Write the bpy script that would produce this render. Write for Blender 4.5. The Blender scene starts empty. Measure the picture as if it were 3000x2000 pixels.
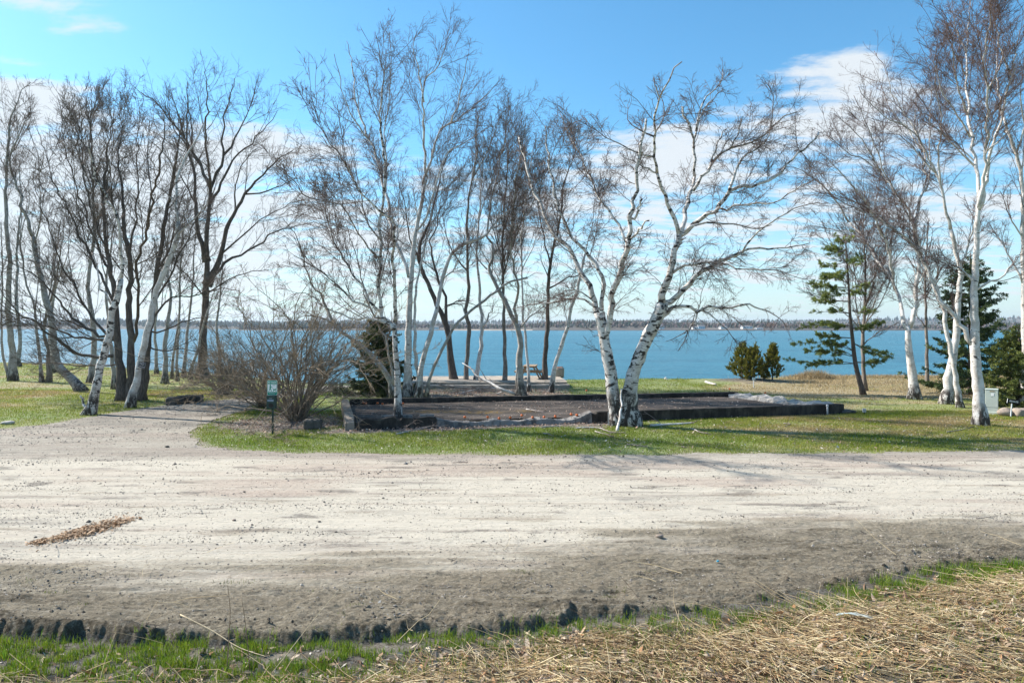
import bpy, math, random
import numpy as np
from mathutils import Vector
scene = bpy.context.scene
rng = np.random.default_rng(7)
R = math.radians
# ------------------------------------------------------------------ camera
H, V0, F = 3.3, 958.0, 2000.0          # eye height (m), horizon row, focal length (3000 px wide picture)
cam = bpy.data.objects.new('camera', bpy.data.cameras.new('camera'))
scene.collection.objects.link(cam)
cam.location = (0, 0, H); cam.rotation_euler = (R(90), 0, 0)
cam.data.sensor_width = 36; cam.data.lens = 24
cam.data.shift_y = -(1000 - V0) / 3000
cam.data.clip_start = 0.1; cam.data.clip_end = 30000
scene.camera = cam
# ------------------------------------------------------------------ sun, sky, exposure
SUN_AZ, SUN_EL = R(-67), R(39)           # azimuth from +Y (negative = to the left), elevation
sdir = Vector((math.sin(SUN_AZ) * math.cos(SUN_EL), math.cos(SUN_AZ) * math.cos(SUN_EL), math.sin(SUN_EL)))
sl = bpy.data.lights.new('sun', 'SUN'); sl.energy = 5.0; sl.angle = R(0.53); sl.color = (1, 0.945, 0.86)
so = bpy.data.objects.new('sun', sl); so.rotation_euler = sdir.to_track_quat('Z', 'Y').to_euler()
so.location = (-40, 30, 60); scene.collection.objects.link(so)
scene.view_settings.view_transform = 'Standard'; scene.view_settings.look = 'None'
scene.view_settings.exposure = 0.95; scene.view_settings.gamma = 1; scene.view_settings.use_curve_mapping = False
scene.cycles.max_bounces = 6; scene.cycles.transparent_max_bounces = 8
scene.cycles.sample_clamp_indirect = 4


class NT:
    """tiny node-tree writer"""
    def __init__(s, tree): s.t = tree; s.n = tree.nodes; s.l = tree.links
    def new(s, typ, **kw):
        nd = s.n.new(typ)
        for k, v in kw.items():
            if k == 'ins':
                for i, val in v.items(): s.put(nd.inputs[i], val)
            else: setattr(nd, k, v)
        return nd
    def put(s, sock, val):
        if isinstance(val, bpy.types.NodeSocket): s.l.new(val, sock)
        elif isinstance(val, (tuple, list)) and sock.type == 'RGBA' and len(val) == 3: sock.default_value = (*val, 1)
        else: sock.default_value = val
    def math(s, op, a, b=0.0, c=None, clamp=False):
        nd = s.new('ShaderNodeMath', operation=op, use_clamp=clamp); s.put(nd.inputs[0], a); s.put(nd.inputs[1], b)
        if c is not None: s.put(nd.inputs[2], c)
        return nd.outputs[0]
    def ss(s, x, a, b):                      # smoothstep a..b -> 0..1
        nd = s.new('ShaderNodeMapRange', interpolation_type='SMOOTHSTEP')
        s.put(nd.inputs[0], x); s.put(nd.inputs[1], a); s.put(nd.inputs[2], b)
        return nd.outputs[0]
    def mix(s, f, a, b, blend='MIX'):
        nd = s.new('ShaderNodeMix', data_type='RGBA', blend_type=blend, clamp_factor=True)
        s.put(nd.inputs[0], f); s.put(nd.inputs[6], a); s.put(nd.inputs[7], b)
        return nd.outputs[2]
    def noise(s, vec, scale, detail=3, rough=0.55, dist=0.0):
        nd = s.new('ShaderNodeTexNoise'); s.put(nd.inputs['Vector'], vec)
        nd.inputs['Scale'].default_value = scale; nd.inputs['Detail'].default_value = detail
        nd.inputs['Roughness'].default_value = rough; nd.inputs['Distortion'].default_value = dist
        return nd.outputs[0]
    def scale(s, vec, sc):
        nd = s.new('ShaderNodeVectorMath', operation='MULTIPLY'); s.put(nd.inputs[0], vec); nd.inputs[1].default_value = sc
        return nd.outputs[0]


# --- world: Nishita sky with a high layer of cloud looked up by direction
world = bpy.data.worlds.new('World'); scene.world = world; world.use_nodes = True
w = NT(world.node_tree); w.n.clear()
sky = w.new('ShaderNodeTexSky', sky_type='NISHITA', sun_disc=False, sun_elevation=SUN_EL, sun_rotation=SUN_AZ,
            altitude=0, air_density=1.0, dust_density=0.6, ozone_density=1.6)
hsv = w.new('ShaderNodeHueSaturation'); hsv.inputs['Hue'].default_value = 0.488; hsv.inputs['Saturation'].default_value = 1.12
w.l.new(sky.outputs[0], hsv.inputs['Color'])
tc = w.new('ShaderNodeTexCoord')
sep = w.new('ShaderNodeSeparateXYZ'); w.l.new(tc.outputs['Generated'], sep.inputs[0])
dx, dy, dz = sep.outputs
zz = w.math('MAXIMUM', dz, 0.0)
den = w.math('ADD', zz, 0.10)
comb = w.new('ShaderNodeCombineXYZ'); w.put(comb.inputs[0], w.math('DIVIDE', dx, den)); w.put(comb.inputs[1], w.math('DIVIDE', dy, den))
n1 = w.noise(w.scale(comb.outputs[0], (1.0, 1.5, 1)), 1.5, 10, 0.64, 0.5)
n2 = w.noise(w.scale(comb.outputs[0], (1.0, 2.6, 1)), 3.2, 6, 0.6, 0.2)
az = w.math('ARCTAN2', dx, dy)                       # 0 ahead, negative to the left
el = w.math('ARCSINE', dz)
cov = w.math('MULTIPLY', w.ss(el, R(21), R(7)), 0.25)                        # thicker towards the horizon
cov = w.math('ADD', cov, w.math('MULTIPLY', w.math('MULTIPLY', w.ss(az, R(-4), R(-32)), w.ss(el, R(19), R(9))), 0.13))
cov = w.math('SUBTRACT', cov, w.math('MULTIPLY', w.ss(el, R(6), R(1)), 0.05))
for a0, e0, sa, se, amp in ((-31, 21.0, 5.5, 1.6, 0.22), (-36, 15.5, 5, 1.6, 0.24), (-21, 14.0, 7, 1.6, 0.16),
                            (24, 19, 4.5, 1.3, 0.26), (26, 15.5, 6, 2.2, 0.24), (13, 13.5, 6, 2.4, 0.22), (27, 18.6, 1.4, 1.0, 0.2)):
    q = w.math('ADD', w.math('POWER', w.math('MULTIPLY', w.math('SUBTRACT', az, R(a0)), 1 / R(sa)), 2),
               w.math('POWER', w.math('MULTIPLY', w.math('SUBTRACT', el, R(e0)), 1 / R(se)), 2))
    cov = w.math('ADD', cov, w.math('MULTIPLY', w.math('POWER', 2.718, w.math('MULTIPLY', q, -0.7)), amp))
nn = w.math('ADD', w.math('MULTIPLY', n1, 0.60), w.math('MULTIPLY', n2, 0.40))
front = w.ss(dy, -0.2, 0.35)
dens = w.ss(w.math('ADD', nn, cov), 0.655, 0.82)
veil = w.math('MULTIPLY', w.ss(el, R(13), R(0)), 0.50)
dens = w.math('MAXIMUM', w.math('MULTIPLY', dens, 0.93), veil)
bg1 = w.new('ShaderNodeBackground'); w.put(bg1.inputs[0], w.mix(1.0, hsv.outputs[0], (0.66, 0.985, 1.13), 'MULTIPLY')); bg1.inputs[1].default_value = 0.100
bg2 = w.new('ShaderNodeBackground'); bg2.inputs[0].default_value = (0.90, 0.955, 1, 1); bg2.inputs[1].default_value = 0.50
mx = w.new('ShaderNodeMixShader'); w.put(mx.inputs[0], dens); w.l.new(bg1.outputs[0], mx.inputs[1]); w.l.new(bg2.outputs[0], mx.inputs[2])
wo = w.new('ShaderNodeOutputWorld'); w.l.new(mx.outputs[0], wo.inputs[0])


# ------------------------------------------------------------------ helpers
def X(u, d): return (u - 1500) * d / F
def Z(v, d): return H - (v - V0) * d / F
def W3(u, v, d): return np.array((X(u, d), d, Z(v, d)))
def gd(v, z=0.0): return (H - z) * F / (v - V0)          # distance at which height z shows on row v
def G(u, v, z=0.0):
    d = gd(v, z); return np.array((X(u, d), d, z))


def vnoise(x, y, seed=0, octaves=1, gain=0.5):
    """value noise in [-1, 1], vectorised"""
    out = np.zeros_like(np.asarray(x, float)); a = 1.0; tot = 0.0
    for o in range(octaves):
        xi, yi = np.floor(x).astype(np.int64), np.floor(y).astype(np.int64)
        fx, fy = x - xi, y - yi
        fx, fy = fx * fx * (3 - 2 * fx), fy * fy * (3 - 2 * fy)
        def h(i, j):
            n = (i * 374761393 + j * 668265263 + (seed + o * 17) * 982451653) & 0x7fffffff
            n = ((n ^ (n >> 13)) * 1274126177) & 0x7fffffff
            return ((n ^ (n >> 16)) & 0xffff) / 32767.5 - 1
        v = (h(xi, yi) * (1 - fx) + h(xi + 1, yi) * fx) * (1 - fy) + (h(xi, yi + 1) * (1 - fx) + h(xi + 1, yi + 1) * fx) * fy
        out = out + a * v; tot += a; a *= gain; x = x * 2.03 + 11.3; y = y * 2.03 + 5.7
    return out / tot


def sstep(x, a, b):
    t = np.clip((x - a) / (b - a), 0, 1); return t * t * (3 - 2 * t)


def tag(o, label=None, cat=None, group=None, kind=None):
    if label: o['label'] = label
    if cat: o['category'] = cat
    if group: o['group'] = group
    if kind: o['kind'] = kind
    return o


def empty(name, loc, rz=0.0):
    o = bpy.data.objects.new(name, None); o.empty_display_size = 0.3
    o.location = tuple(float(c) for c in loc); o.rotation_euler = (0, 0, rz); scene.collection.objects.link(o); return o


def mesh_np(name, verts, faces, mat, parent=None, smooth=True, attrs=None, colors=None):
    """verts (n,3) in WORLD (or the parent's) space, faces (m,k) int array or list of arrays of different k"""
    me = bpy.data.meshes.new(name)
    verts = np.ascontiguousarray(verts, np.float32)
    fl = faces if isinstance(faces, list) else [faces]
    fl = [np.ascontiguousarray(f, np.int32) for f in fl if len(f)]
    loops = np.concatenate([f.ravel() for f in fl]); tot = np.concatenate([np.full(len(f), f.shape[1], np.int32) for f in fl])
    start = np.concatenate([[0], np.cumsum(tot)[:-1]]).astype(np.int32)
    me.vertices.add(len(verts)); me.vertices.foreach_set('co', verts.ravel())
    me.loops.add(len(loops)); me.loops.foreach_set('vertex_index', loops)
    me.polygons.add(len(tot)); me.polygons.foreach_set('loop_start', start); me.polygons.foreach_set('loop_total', tot)
    me.polygons.foreach_set('use_smooth', np.full(len(tot), bool(smooth)))
    me.update(calc_edges=True)
    for k, a in (attrs or {}).items():
        at = me.attributes.new(k, 'FLOAT', 'POINT'); at.data.foreach_set('value', np.ascontiguousarray(a, np.float32))
    if colors is not None:
        at = me.attributes.new('col', 'FLOAT_COLOR', 'POINT')
        c = np.ones((len(verts), 4), np.float32); c[:, :3] = colors; at.data.foreach_set('color', c.ravel())
    me.materials.append(mat)
    o = bpy.data.objects.new(name, me); scene.collection.objects.link(o)
    if parent is not None: o.parent = parent
    return o


def tubes(P, Rr, S, cap=False):
    """P (N,K,3), Rr (N,K) -> verts, quads, radius attribute"""
    N, K, _ = P.shape
    T = np.gradient(P, axis=1); T /= np.linalg.norm(T, axis=2, keepdims=True) + 1e-9
    m = T.mean(axis=1); ref = np.where(np.abs(m[:, 2:3]) > 0.75, np.array([[1.0, 0.15, 0]]), np.array([[0.1, 0.1, 1.0]]))
    A = np.cross(T, ref[:, None, :]); A /= np.linalg.norm(A, axis=2, keepdims=True) + 1e-9
    B = np.cross(T, A)
    th = np.arange(S) * 2 * math.pi / S
    V = P[:, :, None, :] + Rr[:, :, None, None] * (A[:, :, None, :] * np.cos(th)[None, None, :, None] + B[:, :, None, :] * np.sin(th)[None, None, :, None])
    idx = np.arange(N * K * S).reshape(N, K, S)
    a = idx[:, :-1, :]; b = idx[:, 1:, :]
    q = np.stack([a, np.roll(a, -1, 2), np.roll(b, -1, 2), b], axis=-1).reshape(-1, 4)
    faces = [q]
    if cap and S <= 16:
        faces += [idx[:, -1, :].reshape(N, S), idx[:, 0, ::-1].reshape(N, S)]
    return V.reshape(-1, 3), faces, np.repeat(Rr.ravel(), S)


def join_tubes(groups):
    vs, fs, rs, off = [], {}, [], 0
    for P, Rr, S, cap in groups:
        v, f, r = tubes(P, Rr, S, cap)
        for ff in f: fs.setdefault(ff.shape[1], []).append(ff + off)
        vs.append(v); rs.append(r); off += len(v)
    return np.concatenate(vs), [np.concatenate(x) for x in fs.values()], np.concatenate(rs)


def spline(pts, n):
    """Catmull-Rom through pts (m,3), n samples even in chord length"""
    pts = np.asarray(pts, float)
    if len(pts) == 2: return pts[0] + (pts[1] - pts[0]) * np.linspace(0, 1, n)[:, None]
    e = np.vstack([2 * pts[0] - pts[1], pts, 2 * pts[-1] - pts[-2]])
    out = []
    for i in range(1, len(e) - 2):
        t = np.linspace(0, 1, 12, endpoint=False)[:, None]
        p0, p1, p2, p3 = e[i - 1], e[i], e[i + 1], e[i + 2]
        out.append(0.5 * (2 * p1 + (p2 - p0) * t + (2 * p0 - 5 * p1 + 4 * p2 - p3) * t ** 2 + (3 * p1 - p0 - 3 * p2 + p3) * t ** 3))
    c = np.vstack(out + [e[-2:-1]])
    s = np.concatenate([[0], np.cumsum(np.linalg.norm(np.diff(c, axis=0), axis=1))])
    x = np.linspace(0, s[-1], n)
    return np.stack([np.interp(x, s, c[:, k]) for k in range(3)], 1)


def spawn(P, Rr, rate, t0, t1, ang, length, rmul, rtip, K, wob, up, rs, rcap=9, lat=None, fall=0.5):
    """children of the polylines P: rate per metre; length (mean, spread); returns (M,K,3), (M,K)"""
    N, Kp, _ = P.shape
    L = np.linalg.norm(np.diff(P, axis=1), axis=2).sum(1)
    cnt = rs.poisson(np.maximum(rate * L * (t1 - t0), 0.0) if np.ndim(rate) == 0 else rate)
    idx = np.repeat(np.arange(N), cnt); M = len(idx)
    if M == 0: return np.zeros((0, K, 3)), np.zeros((0, K))
    t = rs.uniform(t0, t1, M); f = t * (Kp - 1); i = np.minimum(f.astype(int), Kp - 2); wgt = (f - i)[:, None]
    p = P[idx, i] * (1 - wgt) + P[idx, i + 1] * wgt
    tg = P[idx, i + 1] - P[idx, i]; tg /= np.linalg.norm(tg, axis=1, keepdims=True) + 1e-9
    r = Rr[idx, i] * (1 - wgt[:, 0]) + Rr[idx, i + 1] * wgt[:, 0]
    v = rs.normal(size=(M, 3)); v -= (v * tg).sum(1, keepdims=True) * tg; v /= np.linalg.norm(v, axis=1, keepdims=True) + 1e-9
    a = R(1) * rs.uniform(ang[0], ang[1], M)[:, None]
    d = tg * np.cos(a) + v * np.sin(a)
    ln = length[0] * np.exp(rs.normal(0, length[1], M)) * (1 - fall * t)
    ln = np.minimum(ln, (.62 - .22 * t) * L[idx] * rs.uniform(.7, 1.1, M))
    if lat is not None: ln *= lat[idx]
    out = np.zeros((M, K, 3)); out[:, 0] = p; st = (ln / (K - 1))[:, None]
    for k in range(1, K):
        d = d + rs.normal(0, wob, (M, 3)); d[:, 2] += up
        d /= np.linalg.norm(d, axis=1, keepdims=True) + 1e-9
        p = p + d * st; out[:, k] = p
    r0 = np.clip(r * rmul, rtip * 1.25, rcap)
    rad = r0[:, None] + (rtip - r0)[:, None] * np.linspace(0, 1, K)[None, :] ** 0.8
    return out, rad


# ------------------------------------------------------------------ materials
MATS = {}
def material(name):
    m = bpy.data.materials.new(name); m.use_nodes = True; t = NT(m.node_tree); t.n.clear(); MATS[name] = m
    out = t.new('ShaderNodeOutputMaterial'); b = t.new('ShaderNodeBsdfPrincipled'); t.l.new(b.outputs[0], out.inputs[0])
    b.inputs['Roughness'].default_value = 0.85; b.inputs['Specular IOR Level'].default_value = 0.25
    return m, t, b, out


def geo_pos(t): return t.new('ShaderNodeNewGeometry').outputs['Position']
def obj_pos(t): return t.new('ShaderNodeTexCoord').outputs['Object']
def attr(t, name, col=False):
    a = t.new('ShaderNodeAttribute', attribute_name=name); return a.outputs['Color' if col else 'Fac']
def bump(t, b, h, strength=0.5, dist=0.02):
    n = t.new('ShaderNodeBump'); n.inputs['Strength'].default_value = strength; n.inputs['Distance'].default_value = dist
    t.put(n.inputs['Height'], h); t.l.new(n.outputs[0], b.inputs['Normal'])


def simple(name, base, rough=0.8, var=0.25, sc=6.0, bmp=0.3, bsc=40, metal=0.0, spec=0.3):
    m, t, b, o = material(name); p = obj_pos(t)
    n = t.noise(p, sc, 5, 0.6)
    dark = tuple(c * (1 - var) for c in base); lite = tuple(min(1, c * (1 + var)) for c in base)
    t.put(b.inputs['Base Color'], t.mix(t.ss(n, 0.3, 0.7), dark, lite)); b.inputs['Roughness'].default_value = rough
    b.inputs['Metallic'].default_value = metal; b.inputs['Specular IOR Level'].default_value = spec
    if bmp: bump(t, b, t.noise(p, bsc, 4), bmp, 0.01)
    return m


def bark(name, white, dark, twig, thin=(0.004, 0.022), patch=0.5, twig_mid=None, birch=True):
    m, t, b, o = material(name); p = geo_pos(t); r = attr(t, 'rad')
    if birch:
        big = t.noise(t.scale(p, (3.2, 3.2, 3.0)), 1.3, 5, 0.66, 0.6)
        lent = t.noise(t.scale(p, (6, 6, 55)), 1.0, 2, 0.5)
        blot = t.noise(t.scale(p, (4, 4, 8)), 1.0, 4, 0.65, 0.5)
        c = t.mix(t.ss(big, 0.40, 0.62), white, (white[0] * .74, white[1] * .70, white[2] * .66))
        c = t.mix(t.math('MULTIPLY', t.ss(t.noise(t.scale(p, (2.5, 2.5, 1.6)), 1.7, 4, .6), .54, .66), .45), c, (.30, .25, .20))
        c = t.mix(t.math('MULTIPLY', t.ss(lent, 0.60, 0.70), 0.5), c, dark)
        c = t.mix(t.ss(blot, 0.66 - 0.09 * patch, 0.70 - 0.09 * patch), c, dark)
        c = t.mix(t.math('MULTIPLY', t.ss(attr(t, 'low'), 0.03, 0.55), t.ss(t.noise(t.scale(p, (8, 8, 3)), 1, 5, .65), 0.40, 0.54)), c, dark)
        bump(t, b, t.math('ADD', lent, blot), 0.35, 0.012)
    else:
        ridg = t.noise(t.scale(p, (26, 26, 3.5)), 1.0, 4, 0.6)
        c = t.mix(t.ss(ridg, 0.35, 0.68), tuple(x * 0.55 for x in white), tuple(x * 1.25 for x in white))
        c = t.mix(t.ss(t.noise(p, 1.6, 4), 0.55, 0.75), c, dark)
        bump(t, b, ridg, 0.8, 0.03)
    c = t.mix(t.ss(r, thin[1], thin[0]), c, twig)
    t.put(b.inputs['Base Color'], c); b.inputs['Roughness'].default_value = 0.8
    return m


M_BIRCH = bark('birch_bark', (0.66, 0.635, 0.61), (0.06, 0.05, 0.045), (0.135, 0.088, 0.076), (0.009, 0.028))
M_BIRCH_GREY = bark('grey_birch_bark', (0.40, 0.375, 0.35), (0.07, 0.06, 0.055), (0.125, 0.090, 0.075), (0.009, 0.028))
M_BIRCH_OLD = bark('old_birch_bark', (0.62, 0.595, 0.57), (0.045, 0.038, 0.035), (0.140, 0.100, 0.085), (0.009, 0.028), 1.4)
M_DARK = bark('dark_bark', (0.125, 0.098, 0.082), (0.21, 0.19, 0.165), (0.115, 0.088, 0.070), (0.004, 0.02), birch=False)
M_GREYBARK = bark('grey_bark', (0.22, 0.185, 0.155), (0.33, 0.31, 0.28), (0.11, 0.08, 0.065), (0.004, 0.02), birch=False)
M_SHRUB = bark('shrub_bark', (0.25, 0.20, 0.15), (0.33, 0.28, 0.22), (0.27, 0.205, 0.14), (0.003, 0.012), birch=False)


def leafy(name, transl=0.3, rough=0.6, tint=1.0):
    m, t, b, o = material(name); c = attr(t, 'col', True)
    t.put(b.inputs['Base Color'], c); b.inputs['Roughness'].default_value = rough
    tr = t.new('ShaderNodeBsdfTranslucent'); t.put(tr.inputs[0], c)
    mix = t.new('ShaderNodeMixShader'); mix.inputs[0].default_value = transl
    t.l.new(b.outputs[0], mix.inputs[1]); t.l.new(tr.outputs[0], mix.inputs[2]); t.l.new(mix.outputs[0], o.inputs[0])
    return m
M_LEAF = leafy('blades', 0.38); M_NEEDLE = leafy('needles', 0.3, 0.55); M_STRAW = leafy('straw', 0.25, 0.7)
M_DEAD = leafy('dead_leaf', 0.12, 0.8); M_FOREST = leafy('far_canopy', 0.0, 0.95)
HAZE = 0.00012
# ------------------------------------------------------------------ lie of the land
YB = np.array([(-30, 7.3), (-5.6, 7.4), (-3.7, 7.32), (-2.2, 7.28), (-1.1, 7.4), (-.2, 7.57), (.8, 7.84), (2, 7.93), (2.9, 8.18), (3.9, 8.6), (5, 9.0), (6.15, 9.47), (7.2, 9.6), (30, 11)])
YSH = np.array([(-600, 90), (-80, 75), (-40, 62), (-35, 58), (-27, 52), (-18, 46), (-11, 40.5), (-5, 42), (3, 43), (9, 44.3), (14, 43.6), (21, 46), (40, 47), (90, 52), (600, 70)])
POLY = np.array([(-60, 23.5), (-16.5, 22.0), (-15.8, 23.4), (-15.4, 25.7), (-14.8, 28.2), (-14, 29.7), (-13.3, 30.8), (-12.6, 31.6), (-11.6, 34.5), (-10.6, 38.5),
                 (-8.6, 38.3), (-9.6, 34.6), (-11.1, 30.8), (-10.9, 28.4), (-10.7, 25.2), (-10.5, 23.4), (-9.9, 21.2), (-9.25, 19.9), (-8.25, 18.75), (-6.7, 18.1), (-5.4, 17.9),
                 (-2.6, 17.6), (.9, 17.5), (4.4, 17.7), (8, 17.8), (13.6, 18.1), (60, 19.5), (60, 2), (-60, 2)], float)
def ybank(x): return np.interp(x, YB[:, 0], YB[:, 1])
def yshore(x): return np.interp(x, YSH[:, 0], YSH[:, 1]) + .35 * vnoise(x * .5, x * 0 + 3, 5, 3)


def inpoly(x, y, poly):
    x = np.asarray(x, float); y = np.asarray(y, float); r = np.zeros(x.shape, bool)
    for (x0, y0), (x1, y1) in zip(poly, np.roll(poly, -1, 0)):
        c = (y0 > y) != (y1 > y)
        with np.errstate(divide='ignore', invalid='ignore'):
            r ^= c & (x < (x1 - x0) * (y - y0) / (y1 - y0 + 1e-12) + x0)
    return r
def in_road(x, y): return inpoly(x + .38 * vnoise(x * 1.1, y * 1.1, 21, 4), y + .34 * vnoise(x * 1.2 + 9, y * 2.0, 22, 5, .65), POLY)
def edge_dirt(x, y):
    """share of the near neighbourhood that is road: the trodden margin of the grass"""
    r = np.zeros(np.shape(x))
    for k in range(8):
        for q in (.35, .8): r = r + in_road(x + q * math.cos(k * .785), y + q * math.sin(k * .785))
    return r / 16
FND = np.array([(-5.37, 21.9), (2.77, 23.6), (12.7, 26.1), (10.3, 31.1), (-6.93, 27.7)])


def land_col(x, y):
    """the growing colour of the lawn: green, straw and litter in patches"""
    n1 = vnoise(x * .35, y * .55, 31, 4); n2 = vnoise(x * 1.3, y * 2.2, 32, 3); n3 = vnoise(x * .12, y * .2, 33, 2)
    g = np.array((0.160, 0.225, 0.022)); ol = np.array((0.29, 0.275, 0.042)); tan = np.array((0.36, 0.275, 0.13)); br = np.array((0.115, 0.082, 0.055))
    left = sstep(-x, 9, 13) * sstep(y, 21, 23)
    right = sstep(x, 3, 9) * sstep(y, 17, 19)
    far = sstep(x, 11, 14) * sstep(y, 30.5, 33)
    back = sstep(y, 30, 31) * sstep(x, -1, 0) * (1 - far)
    dry = .16 + .30 * left * sstep(y, 23, 30) + .27 * right + .42 * far - .08 * back
    k = np.clip(dry + .42 * n1 + .20 * n2, 0, 1)[..., None]
    c = g * (1 - k) + ol * k
    k2 = sstep(dry * 1.25 + .5 * n1 + .28 * n2 + .15 * n3, .50, .95)[..., None]
    c = c * (1 - k2) + tan * k2
    k3 = (sstep(n2 - .6 * n1, .55, .9) * .7)[..., None] * (0.35 + .65 * right + .4 * far)[..., None]
    c = c * (1 - k3) + br * k3
    return c


def litter(x, y):
    """bare soil under dead leaves: round the shrubs, along the walls, between the birches"""
    a = np.exp(-(((x + 7.9) / 2.6) ** 2 + ((y - 23.6) / 2.6) ** 2) ** 2)
    fy = np.interp(x, [-5.37, 2.77, 12.7], [21.9, 23.6, 26.1])
    b = sstep(y, fy - 1.15, fy - .35) * (1 - sstep(y, fy, fy + 1)) * sstep(x, -7, -5.5) * (1 - sstep(x, 3.2, 4.6))
    c = sstep(y, 31, 33) * (1 - sstep(y, 37.5, 39)) * sstep(x, -9.5, -7) * (1 - sstep(x, 2.2, 3.6)) * .9
    d = np.exp(-(((x - 2.6) / 1.3) ** 2 + ((y - 22.7) / .6) ** 2)) * .7
    n = vnoise(x * 1.7, y * 1.7, 41, 3)
    return np.clip(np.maximum.reduce([a, b, c, d]) * 1.25 + .45 * n - .18, 0, 1)


# ---- one sheet of ground
xs = np.concatenate([np.linspace(-500, -62, 40)[:-1], np.linspace(-62, -20, 210)[:-1], np.linspace(-20, 20, 300)[:-1], np.linspace(20, 45, 130)[:-1], np.linspace(45, 500, 40)])
ys = np.concatenate([np.linspace(-400, 3, 25)[:-1], np.linspace(3, 17, 40)[:-1], np.linspace(17, 36, 190)[:-1], np.linspace(36, 66, 170)[:-1], np.linspace(66, 110, 30)])
gx, gy = np.meshgrid(xs, ys); sh = yshore(gx)
gz = -.012 + .018 * vnoise(gx * .8, gy * .8, 51, 3) - np.clip((gy - sh) / 9, 0, 1) * 2.6 - .25 * sstep(gy, sh - .2, sh + .5)
under = in_road(gx, gy) & in_road(gx - .4, gy) & in_road(gx + .4, gy) & in_road(gx, gy - .4) & in_road(gx, gy + .4)
gz = np.where(under | (gy < 16), -.32, gz)
gz = gz + .22 * np.exp(-(((gx - 14.2) / 2.6) ** 2 + ((gy - 41.3) / 1.5) ** 2))        # planting mound
gc = land_col(gx, gy) * .8
lit = litter(gx, gy)[..., None]; soil = np.array((.105, .078, .06))
gc = gc * (1 - lit) + soil * lit
ed_ = np.zeros_like(gx); nr = (gy > 16) & (gy < 40) & (np.abs(gx) < 40); ed_[nr] = edge_dirt(gx[nr], gy[nr])
gc = gc * (1 - (sstep(ed_ + .25 * vnoise(gx * 2, gy * 2, 57, 3), .12, .5) * .9)[..., None]) + np.array((.27, .215, .16)) * (sstep(ed_ + .25 * vnoise(gx * 2, gy * 2, 57, 3), .12, .5) * .9)[..., None]
mul = np.exp(-((((gx - 14.2) / 2.3) ** 2 + ((gy - 41.2) / 1.1) ** 2)) ** 2)[..., None]; gc = gc * (1 - mul) + np.array((.035, .026, .02)) * mul
sand = sstep(gy, sh - 1.2, sh + .1)[..., None] * (1 - sstep(gx, -4, 0))[..., None] * sstep(gx, -15, -12)[..., None]
sand = np.maximum(sand, sstep(gy, sh + .05, sh + .6)[..., None])
gc = gc * (1 - sand) + np.array((.36, .30, .245)) * sand
ny, nx = gx.shape; idx = np.arange(nx * ny).reshape(ny, nx)
q = np.stack([idx[:-1, :-1], idx[:-1, 1:], idx[1:, 1:], idx[1:, :-1]], -1).reshape(-1, 4)


def earth(name, fine=55, var=.35, bm=.5, dist=.02):
    m, t, b, o = material(name); p = geo_pos(t)
    a = t.noise(p, fine, 4, .65); c2 = t.noise(p, fine * .17, 4, .6)
    k = t.math('ADD', t.math('MULTIPLY', a, .65), t.math('MULTIPLY', c2, .35))
    c = attr(t, 'col', True)
    c = t.mix(t.ss(k, .34, .66), t.mix(var, c, (0, 0, 0)), t.mix(var * .42, c, (1, .97, .9)))
    t.put(b.inputs['Base Color'], c); b.inputs['Roughness'].default_value = .95; b.inputs['Specular IOR Level'].default_value = .12
    bump(t, b, k, bm, dist); return m
def lot_dirt():
    m, t, b, o = material('packed_dirt'); p = geo_pos(t); c = attr(t, 'col', True)
    st = t.noise(t.scale(p, (.9, 6.0, 1)), 1.0, 9, .72, .3); gr = t.noise(p, 48, 5, .7); pa = t.noise(t.scale(p, (.55, 1.7, 1)), 1.2, 6, .65); ft = t.noise(t.scale(p, (3.5, 15, 1)), 1, 6, .7)
    cr = t.noise(t.scale(p, (5, 11, 1)), 1.6, 7, .75); mud = attr(t, 'mud'); fs = t.noise(t.scale(p, (1.6, 20, 1)), 1, 6, .7, .2); gb = t.noise(p, 19, 6, .75)
    c = t.mix(t.math('MULTIPLY', t.ss(st, .56, .68), .42), c, t.mix(.6, c, (.07, .055, .042)))
    c = t.mix(t.math('MULTIPLY', t.ss(st, .46, .32), .35), c, (.66, .60, .51))
    c = t.mix(t.math('MULTIPLY', t.ss(fs, .60, .68), .50), c, t.mix(.65, c, (.05, .04, .03)))
    c = t.mix(t.math('MULTIPLY', t.ss(ft, .60, .69), .40), c, t.mix(.6, c, (.05, .04, .03)))
    c = t.mix(t.math('MULTIPLY', t.math('MULTIPLY', t.ss(gb, .55, .62), t.ss(pa, .42, .58)), .85), c, t.mix(.70, c, (.05, .042, .035)))
    c = t.mix(t.math('MULTIPLY', t.ss(gb, .45, .36), .28), c, (.72, .67, .59))
    mc = t.mix(t.ss(cr, .36, .50), (.045, .035, .023), t.mix(t.ss(gb, .38, .6), (.40, .345, .26), (.215, .18, .13)))
    c = t.mix(t.math('MULTIPLY', mud, .42), c, mc)
    t.put(b.inputs['Base Color'], c); b.inputs['Roughness'].default_value = .95; b.inputs['Specular IOR Level'].default_value = .1
    h = t.math('ADD', t.math('ADD', t.math('MULTIPLY', gb, .5), t.math('MULTIPLY', t.math('MULTIPLY', cr, mud), 2.6)), t.math('ADD', t.math('MULTIPLY', st, .9), t.math('MULTIPLY', fs, .6)))
    bump(t, b, h, 1.0, .045); return m
M_SOIL = earth('soil', 30, .4, .7, .03); M_DIRT = lot_dirt(); M_VERGE = earth('verge_soil', 38, .25, .8, .02)
g = mesh_np('ground', np.stack([gx, gy, gz], -1).reshape(-1, 3), q, M_SOIL, colors=gc.reshape(-1, 3)); tag(g, kind='structure')

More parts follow.
